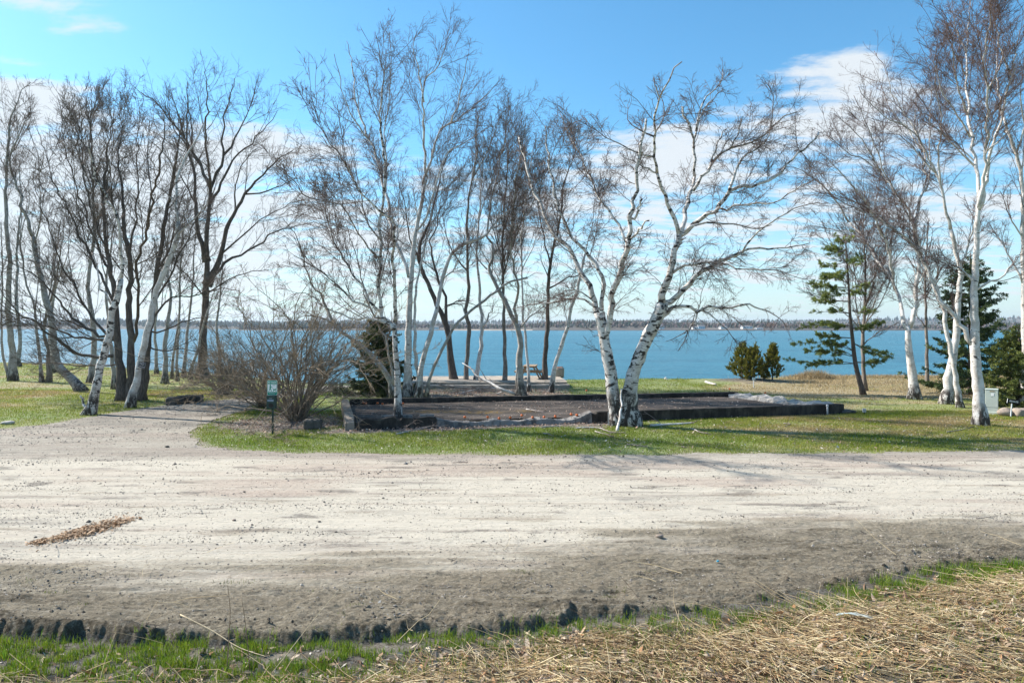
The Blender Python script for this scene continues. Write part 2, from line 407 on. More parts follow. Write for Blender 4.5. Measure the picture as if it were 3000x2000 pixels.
# ---- dirt lot, path and near verge: one finely waved surface cut into three sheets
aa = np.linspace(-.98, .95, 760); yy = np.concatenate([np.geomspace(5.2, 10.5, 300)[:-1], np.geomspace(10.5, 39, 260)])
A_, Y_ = np.meshgrid(aa, yy); X_ = A_ * Y_
yb = ybank(X_) + .15 * vnoise(X_ * 1.7, X_ * 0 + 1, 61, 4) + .07 * vnoise(X_ * 8, X_ * 0 + 2, 59, 3)
step = np.maximum(.035 + .035 * vnoise(X_ * 1.9, X_ * 0 + 7, 68, 3), 0) * (1 - sstep(X_, -.3, 1.9)) + .018
m = sstep(Y_, yb - .02, yb + .13)
mudn = vnoise(X_ * .45, Y_ * 1.5, 62, 4); strk = vnoise(X_ * .42, Y_ * 3.6, 63, 5); fine = vnoise(X_ * 5, Y_ * 7, 64, 4)
mud_edge = np.interp(X_, [-6, -3, 0, 1.5, 3, 6, 9], [8.75, 8.75, 9.2, 10.2, 10.7, 11.0, 11.0])
mud = np.clip(1 - sstep(Y_ + 1.3 * mudn + .8 * strk, mud_edge - .6, mud_edge + 1.1), 0, 1)
near_edge = (1 - sstep(Y_, yb + .1, yb + .5)) * np.clip(.55 + .9 * vnoise(X_ * .8, Y_ * .8, 60, 3), 0.1, 1)
clod = vnoise(X_ * 1.9, Y_ * 9.0, 69, 5)
lump = np.abs(vnoise(X_ * 6.0, Y_ * 13, 65, 5)) * .085 * near_edge + mud * (.018 * fine + .05 * np.maximum(clod - .12, 0) + .07 * np.maximum(strk - .08, 0) + .030 * np.maximum(vnoise(X_ * 5, Y_ * 15, 79, 4) - .05, 0) + .014 * vnoise(X_ * 12, Y_ * 26, 70, 3))
track = (.02 * vnoise(X_ * .12, Y_ * 4.2, 66, 4) + .016 * np.maximum(strk - .1, 0)) * (1 - sstep(Y_, 16, 18.5)) + .008 * fine + .004 * vnoise(X_ * 16, Y_ * 20, 74, 2)
zroad = .01 + lump + track
# pot holes and clods
for (u, v, r, dp) in ((1785, 1735, .22, .07), (1760, 1725, .12, -.05), (2110, 1640, .3, -.03), (2230, 1640, .25, -.03), (1290, 1820, .25, .06), (400, 1815, .22, .05), (2880, 1580, .3, .03)):
    cx, cy, _ = G(u, v); zroad = zroad - dp * np.exp(-(((X_ - cx) / r) ** 2 + ((Y_ - cy) / (r * .7)) ** 2))
rut = -.05 * np.exp(-((Y_ - yb + .05) / .1) ** 2) * (1 - sstep(X_, .5, 3))
zverge = -step + rut + .20 * sstep(yb - Y_, .2, 2.2) + .05 * vnoise(X_ * 1.7, Y_ * 1.7, 67, 3) * sstep(yb - Y_, .1, .7)
Zr = zverge * (1 - m) + zroad * m
Zr = Zr - .02 * sstep(Y_, 17, 20) * 0
pathy = sstep(Y_, 20.3, 22.6) * (1 - sstep(X_, -8.5, -7.5))
pale = np.array((.49, .44, .36)); pink = np.array((.375, .295, .24)); grey = np.array((.265, .235, .20)); wet = np.array((.062, .048, .032)); midm = np.array((.265, .222, .155)); gpath = np.array((.16, .145, .125))
def lerp(c, d, k): return c * (1 - k[..., None]) + d * k[..., None]
col = lerp(np.broadcast_to(pale, X_.shape + (3,)), pink, sstep(vnoise(X_ * .22, Y_ * 1.1, 71, 4) + .25 * sstep(Y_, 15, 17.5), .05, .6) * .7)
col = lerp(col, grey, sstep(strk, .18, .62) * .75)
col = lerp(col, grey * .62, sstep(vnoise(X_ * 1.1, Y_ * 3.8, 75, 5), .30, .55) * .75)
tyre = vnoise(X_ * .06 + .02 * Y_, Y_ * 5.5 + .5 * vnoise(X_ * .1, Y_ * .3, 77, 2), 76, 4)
col = lerp(col, pink * .72, sstep(tyre, .15, .5) * .28)
col = lerp(col, pale * 1.12, sstep(-tyre, .1, .5) * .35)
col = lerp(col, np.array((.20, .155, .105)), sstep(vnoise(X_ * .45 + 3, Y_ * 2.4, 78, 5), .26, .55) * .45 * (1 - .6 * sstep(Y_, 13, 16)))
col = lerp(col, grey * .8, sstep(Y_, 16.6, 17.6) * .55 * (1 - pathy))
col = lerp(col, midm, mud * .82)
col = lerp(col, wet, np.clip(mud * sstep(mudn * .4 + strk * .6 + .5 * vnoise(X_ * 2.2, Y_ * 9, 80, 4), .0, .42) * .9 + near_edge * sstep(fine + .5 * mudn, -.35, .35) * .8, 0, 1))
col = lerp(col, np.array((.20, .11, .045)), np.clip(sstep(vnoise(X_ * .5 + 4, Y_ * 2.2, 73, 3), .55, .75) * sstep(X_, 1, 2) * (1 - sstep(Y_, 11.8, 12.8)) * sstep(Y_, 9.6, 10.4) * .55, 0, 1))
col = lerp(col, gpath * (1 + .12 * mudn[..., None]), pathy * (.62 + .3 * vnoise(X_ * .9, Y_ * .9, 58, 4)))
col = lerp(col, wet * .6, (1 - m) * (1 - sstep(yb - Y_, .05, .4)))
col = lerp(col, np.array((.050, .038, .024)), (1 - m) * sstep(yb - Y_, .05, .5))
ny, nx = X_.shape; idx = np.arange(nx * ny).reshape(ny, nx)
q = np.stack([idx[:-1, :-1], idx[:-1, 1:], idx[1:, 1:], idx[1:, :-1]], -1).reshape(-1, 4)
cx, cy = (X_[:-1, :-1] + X_[1:, 1:]) / 2, (Y_[:-1, :-1] + Y_[1:, 1:]) / 2
inside = in_road(cx, cy).ravel(); ver = ((m[:-1, :-1] + m[1:, 1:]) < .5).ravel(); pth = inside & ((cy > 22.0 + .3 * vnoise(cx, cy, 3, 2)) & (cx < -8)).ravel()
V = np.stack([X_, Y_, Zr], -1).reshape(-1, 3); C = col.reshape(-1, 3); MUD = np.clip(mud + near_edge * .6, 0, 1).ravel()
def subsheet(name, fm, mat):
    f = q[fm]; uq, inv = np.unique(f, return_inverse=True)
    return tag(mesh_np(name, V[uq], inv.reshape(-1, 4), mat, colors=C[uq], attrs={'mud': MUD[uq]}), kind='structure')
subsheet('road', inside & ~ver & ~pth, M_DIRT); subsheet('path', pth, M_DIRT); subsheet('verge', ver, M_VERGE)
def road_z(x, y):
    """height of the near surface at points"""
    a = x / y; i = np.clip(np.searchsorted(yy, y) - 1, 0, ny - 2); j = np.clip(np.searchsorted(aa, a) - 1, 0, nx - 2)
    return Zr[i, j]

# ---- water to the horizon
m_, t, b, o = material('sea_water'); p = geo_pos(t)
n1 = t.noise(t.scale(p, (.55, 1.5, 1)), 1.0, 3, .6, .3); n2 = t.noise(t.scale(p, (2.2, 5.5, 1)), 1.0, 3, .6); n3 = t.noise(t.scale(p, (.010, .085, 1)), 1, 6, .68)
n4 = t.noise(t.scale(p, (.30, 1.3, 1)), 1, 4, .65)
wc = t.mix(t.ss(n3, .35, .7), (.003, .095, .155), (.02, .165, .24))
t.put(b.inputs['Base Color'], t.mix(t.math('MULTIPLY', t.ss(n4, .42, .72), .5), wc, (.07, .27, .36)))
b.inputs['Roughness'].default_value = .3; b.inputs['Specular IOR Level'].default_value = .32; b.inputs['IOR'].default_value = 1.33
bump(t, b, t.math('ADD', n1, t.math('MULTIPLY', n2, .4)), 1.0, .55)
WZ = -1.2
wx = np.array([-20000, -3000, -400, -100, 100, 400, 3000, 20000.]); wy = np.array([25, 60, 120, 400, 1500, 5000, 24000.])
a_, b_ = np.meshgrid(wx, wy); ii = np.arange(a_.size).reshape(a_.shape)
wv = np.stack([a_, b_, np.full(a_.shape, WZ)], -1).reshape(-1, 3)
tag(mesh_np('sea', wv, np.stack([ii[:-1, :-1], ii[:-1, 1:], ii[1:, 1:], ii[1:, :-1]], -1).reshape(-1, 4), m_, smooth=False), kind='structure')

# ---- the far shore: low wooded hills, houses along it
def hill(name, u0, u1, d0, d1, prof, seed):
    us = np.linspace(u0, u1, 160); dd = np.linspace(0, 1, 7)
    Vv = []
    for s in dd:
        d = d0 + (d1 - d0) * s
        hgt = np.interp(us, *zip(*prof)) * np.sin(min(s * 1.6, 1) * math.pi / 2) * (1 + .12 * vnoise(us * .02, us * 0 + s * 3, seed, 3))
        Vv.append(np.stack([(us - 1500) * d / F, np.full_like(us, d) + 12 * vnoise(us * .03, us * 0 + s, seed + 1, 2), WZ - .3 + hgt + (.9 if s > 0 else 0)], 1))
    Vv = np.array(Vv); k = np.arange(Vv.shape[0] * Vv.shape[1]).reshape(Vv.shape[:2])
    return Vv, np.stack([k[:-1, :-1], k[:-1, 1:], k[1:, 1:], k[1:, :-1]], -1).reshape(-1, 4)
M_HILL = simple('far_ground', (.10, .085, .07), .95, .4, .02, 0)
M_SHORE = simple('shore_rock', (.07, .06, .055), .95, .5, .05, 0)
def forest(name, hv, n, seed, hmin, hmax, conif, base_cols):
    rs = np.random.default_rng(seed); r_, c_, _ = hv.shape
    ri = rs.uniform(.9, r_ - 1.01, n); ci = rs.uniform(0, c_ - 1.01, n); i, j = ri.astype(int), ci.astype(int); a, bq = (ri - i)[:, None], (ci - j)[:, None]
    p = (hv[i, j] * (1 - a) + hv[i + 1, j] * a) * (1 - bq) + (hv[i, j + 1] * (1 - a) + hv[i + 1, j + 1] * a) * bq
    cf = rs.random(n) < conif + .25 * vnoise(p[:, 0] * .02, p[:, 1] * .02, seed, 2)
    lf = np.clip(.75 + .55 * vnoise(p[:, 0] * .012, p[:, 1] * .004 + seed, seed + 3, 4), .35, 1.4)
    h = rs.uniform(hmin, hmax, n) * lf * np.where(cf, 1.2, .85); w_ = h * np.where(cf, .22, .36) * rs.uniform(.8, 1.25, n)
    th = np.arange(6) * math.pi / 3
    prof_c = ((.08, .9), (.45, .62), (.75, .3)); prof_b = ((.15, .5), (.5, 1.0), (.85, .6))
    rings = []
    for k in range(3):
        zz = np.where(cf, prof_c[k][0], prof_b[k][0]); rr = np.where(cf, prof_c[k][1], prof_b[k][1])
        jr = rs.uniform(.6, 1.35, (n, 6))
        rings.append(np.stack([p[:, :1] + (w_ * rr)[:, None] * np.cos(th) * jr, p[:, 1:2] + (w_ * rr)[:, None] * np.sin(th) * jr, p[:, 2:3] + (h * zz)[:, None] * rs.uniform(.85, 1.15, (n, 6))], -1))
    top = np.stack([p[:, 0], p[:, 1], p[:, 2] + h], -1)[:, None]
    Vv = np.concatenate(rings + [top], 1); o = (np.arange(n) * 19)[:, None]
    qs = [o + np.array([k * 6 + s, k * 6 + (s + 1) % 6, k * 6 + 6 + (s + 1) % 6, k * 6 + 6 + s]) for k in range(2) for s in range(6)]
    ts = [o + np.array([12 + s, 12 + (s + 1) % 6, 18]) for s in range(6)]
    cc = np.where(cf[:, None], base_cols[0], base_cols[1]) * rs.uniform(.6, 1.45, (n, 1)) * (1 + rs.normal(0, .06, (n, 3)))
    return tag(mesh_np(name, Vv.reshape(-1, 3), [np.concatenate(qs), np.concatenate(ts)], M_FOREST, smooth=True, colors=np.repeat(np.clip(cc, 0, 1), 19, 0)), kind='stuff')
cols_r = np.array([(.030, .045, .028), (.105, .080, .072)])
hv1, hf1 = hill('far_hills', 700, 3400, 905, 1150, [(700, .5), (1000, 2), (1250, 4.5), (1400, 3), (1600, 6.5), (1900, 7), (2050, 5.5), (2200, 6.5), (2400, 3.2), (2650, 2.0), (2800, 3.0), (3400, 7)], 81)
tag(mesh_np('far_hills', hv1.reshape(-1, 3), hf1, M_HILL), kind='structure')
tag(forest('far_forest', hv1, 6500, 83, 3.2, 9.5, .40, cols_r), 'brown and dark green woods along the far shore', 'woods')
hv2, hf2 = hill('far_island', -500, 1250, 1500, 1750, [(-500, 5), (0, 7), (200, 12), (420, 10), (700, 6), (900, 4.5), (1250, 1)], 85)
tag(mesh_np('far_hills', hv2.reshape(-1, 3), hf2, M_HILL), kind='structure')
tag(forest('far_forest', hv2, 2600, 87, 9, 15.0, .85, cols_r), 'blue wooded island across the water behind the left trees', 'woods')
hv3, hf3 = hill('far_ridge', 300, 3600, 2300, 2800, [(300, 12), (900, 22), (1300, 18), (1900, 22), (2500, 26), (2900, 34), (3200, 38), (3600, 30)], 89)
tag(mesh_np('far_hills', hv3.reshape(-1, 3), hf3, M_HILL), kind='structure')
tag(forest('far_forest', hv3, 3000, 91, 10, 17.0, .6, cols_r), 'faint wooded ridge beyond the far shore', 'woods')
# beach and rocks at the foot of the far woods
rk = []
for u0, u1, mat_, nm in ((1300, 1560, simple('far_sand', (.42, .33, .25), .95, .2, .05, 0), 'beach'), (1560, 3400, M_SHORE, 'far_rocks')):
    us = np.linspace(u0, u1, 90); d = 893; tp = .9 + .35 * vnoise(us * .09, us * 0, 5, 3)
    l = [np.stack([(us - 1500) * dd_ / F, np.full_like(us, dd_), zz_], 1) for dd_, zz_ in ((d, us * 0 + WZ - .3), (d + 3, WZ + tp), (d + 16, WZ + tp + .1))]
    l = np.array(l); k = np.arange(l.shape[0] * l.shape[1]).reshape(l.shape[:2])
    tag(mesh_np(nm, l.reshape(-1, 3), np.stack([k[:-1, :-1], k[:-1, 1:], k[1:, 1:], k[1:, :-1]], -1).reshape(-1, 4), mat_), kind='structure')


# ---- sea air: one even box of haze round everything
v, f = np.array([(x, y, z) for x in (-20500, 20500) for y in (-20500, 24500) for z in (-4.5, 75)]) * 1.0, np.array([(0, 1, 3, 2), (4, 6, 7, 5), (0, 4, 5, 1), (2, 3, 7, 6), (0, 2, 6, 4), (1, 5, 7, 3)])
m_ = bpy.data.materials.new('sea_haze'); m_.use_nodes = True; hz_ = NT(m_.node_tree); hz_.n.clear()
pv_ = hz_.new('ShaderNodeVolumePrincipled'); pv_.inputs['Color'].default_value = (.72, .86, 1, 1); pv_.inputs['Density'].default_value = HAZE; pv_.inputs['Anisotropy'].default_value = .2
ho = hz_.new('ShaderNodeOutputMaterial'); hz_.l.new(pv_.outputs[0], ho.inputs['Volume'])
tag(mesh_np('haze', v, f, m_, smooth=False), kind='stuff')

# ------------------------------------------------------------------ box and polygon helpers
def box(c, s, rz=0.0, tilt=0.0):
    """8 verts, 6 quads of a box centred at c (tilt about the view axis first, then turn rz)"""
    v = np.array([(x, y, z) for x in (-.5, .5) for y in (-.5, .5) for z in (-.5, .5)]) * np.array(s)
    if tilt:
        ct, st = math.cos(tilt), math.sin(tilt); v = np.stack([v[:, 0] * ct + v[:, 2] * st, v[:, 1], -v[:, 0] * st + v[:, 2] * ct], 1)
    cz, sz = math.cos(rz), math.sin(rz); v = np.stack([v[:, 0] * cz - v[:, 1] * sz, v[:, 0] * sz + v[:, 1] * cz, v[:, 2]], 1)
    f = np.array([(0, 1, 3, 2), (4, 6, 7, 5), (0, 4, 5, 1), (2, 3, 7, 6), (0, 2, 6, 4), (1, 5, 7, 3)])
    return v + np.array(c), f


def boxes(name, lst, mat, parent=None, bev=.006):
    vs, fs, o = [], [], 0
    for b_ in lst:
        v, f = box(*b_); vs.append(v); fs.append(f + o); o += 8
    ob = mesh_np(name, np.concatenate(vs), np.concatenate(fs), mat, parent, smooth=False)
    if bev:
        md = ob.modifiers.new('bevel', 'BEVEL'); md.width = bev; md.segments = 2; md.limit_method = 'ANGLE'
    return ob


def prism(poly, y0, y1):
    """(x, z) outline extruded along y"""
    n = len(poly); p = np.array(poly, float)
    v = np.concatenate([np.stack([p[:, 0], np.full(n, y0), p[:, 1]], 1), np.stack([p[:, 0], np.full(n, y1), p[:, 1]], 1)])
    k = np.arange(n); sides = np.stack([k, np.roll(k, -1), np.roll(k, -1) + n, k + n], 1)
    return v, [sides, k[::-1][None], (k + n)[None]]


def wallstrip(name, p0, p1, thick, z0, hfun, mat, parent, seed, rough=.012, n=None, lean=0.0, taper=0.0):
    """a rough concrete wall between two plan points; hfun(t) gives its top"""
    p0, p1 = np.array(p0, float), np.array(p1, float); L = np.linalg.norm(p1 - p0); n = n or int(L / .07) + 2
    dr = (p1 - p0) / L; nr = np.array((-dr[1], dr[0])); t = np.linspace(0, 1, n)
    prof = [(0, 0), (0, .5), (0, .93), (.06, 1), (.3, 1), (.6, 1), (.94, 1), (1, .93), (1, .5), (1, 0)]
    ctr = p0 + (p1 - p0) * t[:, None]; h = np.array([hfun(q) for q in t])
    Vv = np.zeros((n, len(prof), 3))
    for k, (a, bq) in enumerate(prof):
        off = (a - .0) * thick + (taper * (1 - bq) * (1 if a > .5 else -1))
        Vv[:, k, :2] = ctr + nr * off; Vv[:, k, 2] = z0 + (h - z0) * bq
    x, y, z = Vv[..., 0], Vv[..., 1], Vv[..., 2]
    Vv[..., 2] += rough * 1.6 * vnoise(x * 4 + z * 3, y * 4, seed, 4) * (z > z0 + .02)
    Vv[..., 0] += rough * vnoise(y * 5 + z * 7, x * 5, seed + 1, 4); Vv[..., 1] += rough * vnoise(x * 5 + z * 7, y * 5, seed + 2, 4)
    m_ = len(prof); k = np.arange(n * m_).reshape(n, m_)
    qd = np.stack([k[:-1, :-1], k[1:, :-1], k[1:, 1:], k[:-1, 1:]], -1).reshape(-1, 4)
    return mesh_np(name, Vv.reshape(-1, 3), [qd, k[0][None], k[-1][::-1][None]], mat, parent, smooth=False)


def rock(name, c, s, seed, mat, label=None, cat='rock', group=None, rz=0.0, parent=None, boxy=2.2, rough=.16):
    rs = np.random.default_rng(seed); n, m_ = 22, 14
    th = np.linspace(0, 2 * math.pi, n, endpoint=False); ph = np.linspace(0.02, math.pi - .02, m_)
    T, Pp = np.meshgrid(th, ph); d = np.stack([np.cos(T) * np.sin(Pp), np.sin(T) * np.sin(Pp), np.cos(Pp)], -1)
    pw = np.sum(np.abs(d) ** boxy, -1, keepdims=True) ** (-1 / boxy)
    v = d * pw * (1 + rough * vnoise(d[..., 0] * 1.7 + seed, d[..., 1] * 1.7 + d[..., 2] * 1.3, seed, 3)[..., None] + .05 * vnoise(d[..., 0] * 6 + seed, d[..., 1] * 6 + d[..., 2] * 5, seed, 3)[..., None])
    v = v * np.array(s) * .5; cz, sz = math.cos(rz), math.sin(rz)
    v = np.stack([v[..., 0] * cz - v[..., 1] * sz, v[..., 0] * sz + v[..., 1] * cz, v[..., 2]], -1)
    k = np.arange(n * m_).reshape(m_, n); qd = np.stack([k[:-1], k[1:], np.roll(k, -1, 1)[1:], np.roll(k, -1, 1)[:-1]], -1).reshape(-1, 4)
    o = mesh_np(name, v.reshape(-1, 3), [qd, k[0][None], k[-1][::-1][None]], mat, parent, smooth=True); o.location = tuple(float(q) for q in c)
    if label: tag(o, label, cat, group)
    return o


def text(body, size, loc, parent, mat, rot=(R(90), 0, 0), name='lettering', bold=0.0, xs=1.0):
    cu = bpy.data.curves.new(name, 'FONT'); cu.body = body; cu.size = size; cu.align_x = 'CENTER'; cu.align_y = 'CENTER'; cu.extrude = .0006; cu.offset = bold
    tmp = bpy.data.objects.new('tmp', cu); scene.collection.objects.link(tmp); bpy.context.view_layer.update()
    me = bpy.data.meshes.new_from_object(tmp.evaluated_get(bpy.context.evaluated_depsgraph_get())); bpy.data.objects.remove(tmp)
    me.materials.clear(); me.materials.append(mat); o = bpy.data.objects.new(name, me); scene.collection.objects.link(o); o.parent = parent; o.location = loc; o.rotation_euler = rot; o.scale = (xs, 1, 1)
    return o
# ------------------------------------------------------------------ bare trees grown on limbs followed by eye
STY = {   # rate/m, mean length (m), length spread, angle range, wobble, upward pull
    'birch': dict(l1=(3.7, 1.6, .4, (20, 52), .10, .05), l2=(7.6, .78, .4, (24, 58), .11, .02), l3=(10, .37, .4, (22, 60), .13, -.01), l0=(.85, 2.6), tip=.0034, mat='b'),
    'sparse': dict(l1=(2.2, 1.45, .5, (25, 62), .15, .02), l2=(5.8, .78, .45, (25, 65), .18, -.01), l3=(8.0, .33, .4, (25, 65), .2, -.03), l0=(0, 1), tip=.0034, mat='b'),
    'maple': dict(l1=(2.6, 2.1, .4, (22, 50), .08, .05), l2=(4.6, 1.0, .4, (25, 55), .10, .03), l3=(6.6, .45, .4, (25, 55), .15, .02), l0=(.95, 3.4), tip=.0044, mat='d'),
    'thin': dict(l1=(3.6, 1.5, .4, (20, 48), .10, .07), l2=(6.4, .78, .4, (22, 55), .11, .03), l3=(8.0, .40, .4, (22, 60), .13, .0), l0=(.95, 2.3), tip=.0044, mat='b'),
    'shrub': dict(l1=(5.5, .8, .4, (18, 50), .16, .06), l2=(7.5, .42, .4, (25, 60), .2, .02), l3=(9.0, .2, .4, (25, 65), .25, .0), tip=.0036, mat='s'),
}


def tree(name, label, cat, base_v, stems, style='birch', mat=None, twigmat=None, dens=1.0, size=1.0, seed=1, d=None, spread=0.30,
         t0=0.5, group=None, low=0.9, up=0.0, l1start=0.12, base_z=0.0, fan=None):
    rs = np.random.default_rng(seed * 101 + 5)
    d = d or gd(base_v); S = STY[style]; px = d / F
    first = [float(q) for q in stems[0][0][2].split()[0].split(',')]
    base = np.array((X(first[0], d), d, base_z))
    root = empty(name, base); tag(root, label, cat, group)
    starts = [[float(c) for c in q[2].split()[0].split(',')] + [q[0]] for st_ in stems for q in st_]
    done = []            # (uv array, offsets) of everything traced, for joining limbs in depth
    allP, allR, allT0 = [], [], []
    for stem in stems:
        grp = []
        for k, (w0, w1, s) in enumerate(stem):
            uv = np.array([[float(c) for c in q.split(',')] for q in s.split()])
            seg = np.concatenate([[0], np.cumsum(np.linalg.norm(np.diff(uv, axis=0), axis=1))]); Lp = seg[-1]
            ground = k == 0
            if style != 'sparse' and w1 > 2.2 and w0 - w1 > 2.5 and not any(math.hypot(uv[-1][0] - a_, uv[-1][1] - b_) < 28 for a_, b_, _w in starts): w1 = 2.0
            for a_, b_, _w in starts:
                if math.hypot(uv[-1][0] - a_, uv[-1][1] - b_) < 16 and style != 'sparse': w1 = min(w1, _w * .8)
            off0 = 0.0
            if done:
                best = min(((np.hypot(*(du - uv[0]).T).min(), j) for j, (du, _) in enumerate(done)))
                if best[0] < 60:
                    du, of = done[best[1]]; off0 = of[np.hypot(*(du - uv[0]).T).argmin()]
            slope = rs.normal(0, spread) if not ground else rs.normal(0, 0.05)
            off = off0 + slope * Lp * px * (seg / Lp) ** 1.2
            pts = np.array([W3(u, v, d + o) for (u, v), o in zip(uv, off)])
            if ground and d is not None: pts[0, 2] = min(pts[0, 2], base_z + 0.0) if abs(pts[0, 2] - base_z) < 1.2 else pts[0, 2]
            n = int(np.clip(Lp / 22, 9, 34))
            c = spline(pts, n)
            if not ground or n > 12:
                jit = rs.normal(0, 1, (n, 3)) * min(w0, 14) * px * (0.10 if ground else 0.22); jit[0] = 0; jit[-1] *= 0.5
                c = c + jit
            tt = np.linspace(0, 1, n)
            kw = 0.96 if ground else 0.72
            rad = 0.5 * px * kw * (w0 + (w1 - w0) * tt ** 0.8)
            lowa = np.zeros(n)
            if ground:
                h = np.linalg.norm(c - c[0], axis=1)
                rad = rad * (1 + 0.75 * np.exp(-h / (0.22 + .9 * rad[0])))
                lowa = np.clip(1 - h / low, 0, 1)
                c[0, 2] -= 0.12
            rad = rad * (1 + 0.05 * rs.normal(size=n))
            done.append((np.array([np.interp(np.linspace(0, 1, 40), seg / Lp, uv[:, 0]), np.interp(np.linspace(0, 1, 40), seg / Lp, uv[:, 1])]).T,
                         np.interp(np.linspace(0, 1, 40), seg / Lp, off)))
            grp.append((c, rad, lowa))
            m = 16
            xs = np.linspace(0, 1, m)
            allP.append(np.stack([np.interp(xs, tt, c[:, q]) for q in range(3)], 1)); allR.append(np.interp(xs, tt, rad))
            allT0.append(t0 if ground else l1start)
        # one mesh per stem
        vs, fs, ra, lo, o_ = [], {}, [], [], 0
        for c, rad, lowa in grp:
            Sd = 14 if rad[0] > .12 else (9 if rad[0] > .04 else 6)
            v, f, r = tubes(c[None], rad[None], Sd, True)
            if rad[0] > .05:                       # lumpy bark
                nz = vnoise(v[:, 0] * 7 + v[:, 2] * 3, v[:, 1] * 7 + v[:, 2] * 5, seed, 2)
                ctr = np.repeat(c, Sd, 0); v = ctr + (v - ctr) * (1 + 0.09 * nz[:, None])
            for ff in f: fs.setdefault(ff.shape[1], []).append(ff + o_)
            vs.append(v); ra.append(r); lo.append(np.repeat(lowa, Sd)); o_ += len(v)
        mm = mat or {'b': M_BIRCH, 'd': M_DARK, 's': M_SHRUB}[S['mat']]
        mesh_np('trunk', np.concatenate(vs) - base, [np.concatenate(x) for x in fs.values()], mm, root,
                attrs={'rad': np.concatenate(ra), 'low': np.concatenate(lo)})
    # crown: three orders of shoots
    P = np.array(allP); Rr = np.array(allR); T0 = np.array(allT0)
    # drop the lower part of ground stems: re-sample every limb from its own start
    xs = np.linspace(0, 1, 16)
    P2 = np.zeros_like(P); R2 = np.zeros_like(Rr)
    for i in range(len(P)):
        q = T0[i] + (1 - T0[i]) * xs
        P2[i] = np.stack([np.interp(q, xs, P[i, :, k]) for k in range(3)], 1); R2[i] = np.interp(q, xs, Rr[i])
    tip = S['tip']
    def sp(Pp, Rp, key, K, rtip, rm, extra_up=0.0, fall=.5):
        a = S[key]
        return spawn(Pp, Rp, a[0] * dens / (size if key == 'l1' else size ** .5), 0.04, 1.0, a[3], (a[1] * size * (1 if key == 'l1' else .9), a[2]), rm, rtip, K, a[4], a[5] + extra_up, rs, fall=fall)
    if S.get('l0') and S['l0'][0]:
        r0_, l0_ = S['l0']
        P0, R0 = spawn(P2, np.minimum(R2, .07), r0_ * dens / size, 0.02, .9, (18, 42), (l0_ * size, .35), .5, tip * 2, 16, .05, .035 + up, rs, fall=.55)
        P2 = np.concatenate([P2, P0]); R2 = np.concatenate([R2, R0])
        P0g = [(P0, R0, 5, False)]
    else: P0g = []
    A1, B1 = sp(P2, np.minimum(R2, .036), 'l1', 8, tip * 1.7, 0.36, up)
    # every traced limb also ends in a shoot
    A2, B2 = sp(np.concatenate([A1, A1[:0]]), B1, 'l2', 5, tip * 1.15, 0.62, up * .5)
    A3, B3 = sp(A2, B2, 'l3', 4, tip, 0.75)
    E, EB = spawn(P2[:, 8:], R2[:, 8:], 2.2 * dens, 0.1, 1, (20, 55), (0.4 * size, .4), .5, tip, 5, .2, .03, rs)
    A4, B4 = sp(np.concatenate([E]), EB, 'l3', 4, tip, .8)
    groups = P0g + [(A1, B1, 5, False), (A2, B2, 3, False), (A3, B3, 3, False), (E, EB, 3, False), (A4, B4, 3, False)]
    v, f, r = join_tubes([g for g in groups if len(g[0])])
    mesh_np('crown', v - base, f, twigmat or mm, root, attrs={'rad': r, 'low': np.zeros(len(r))})
    return root


NOTE = []
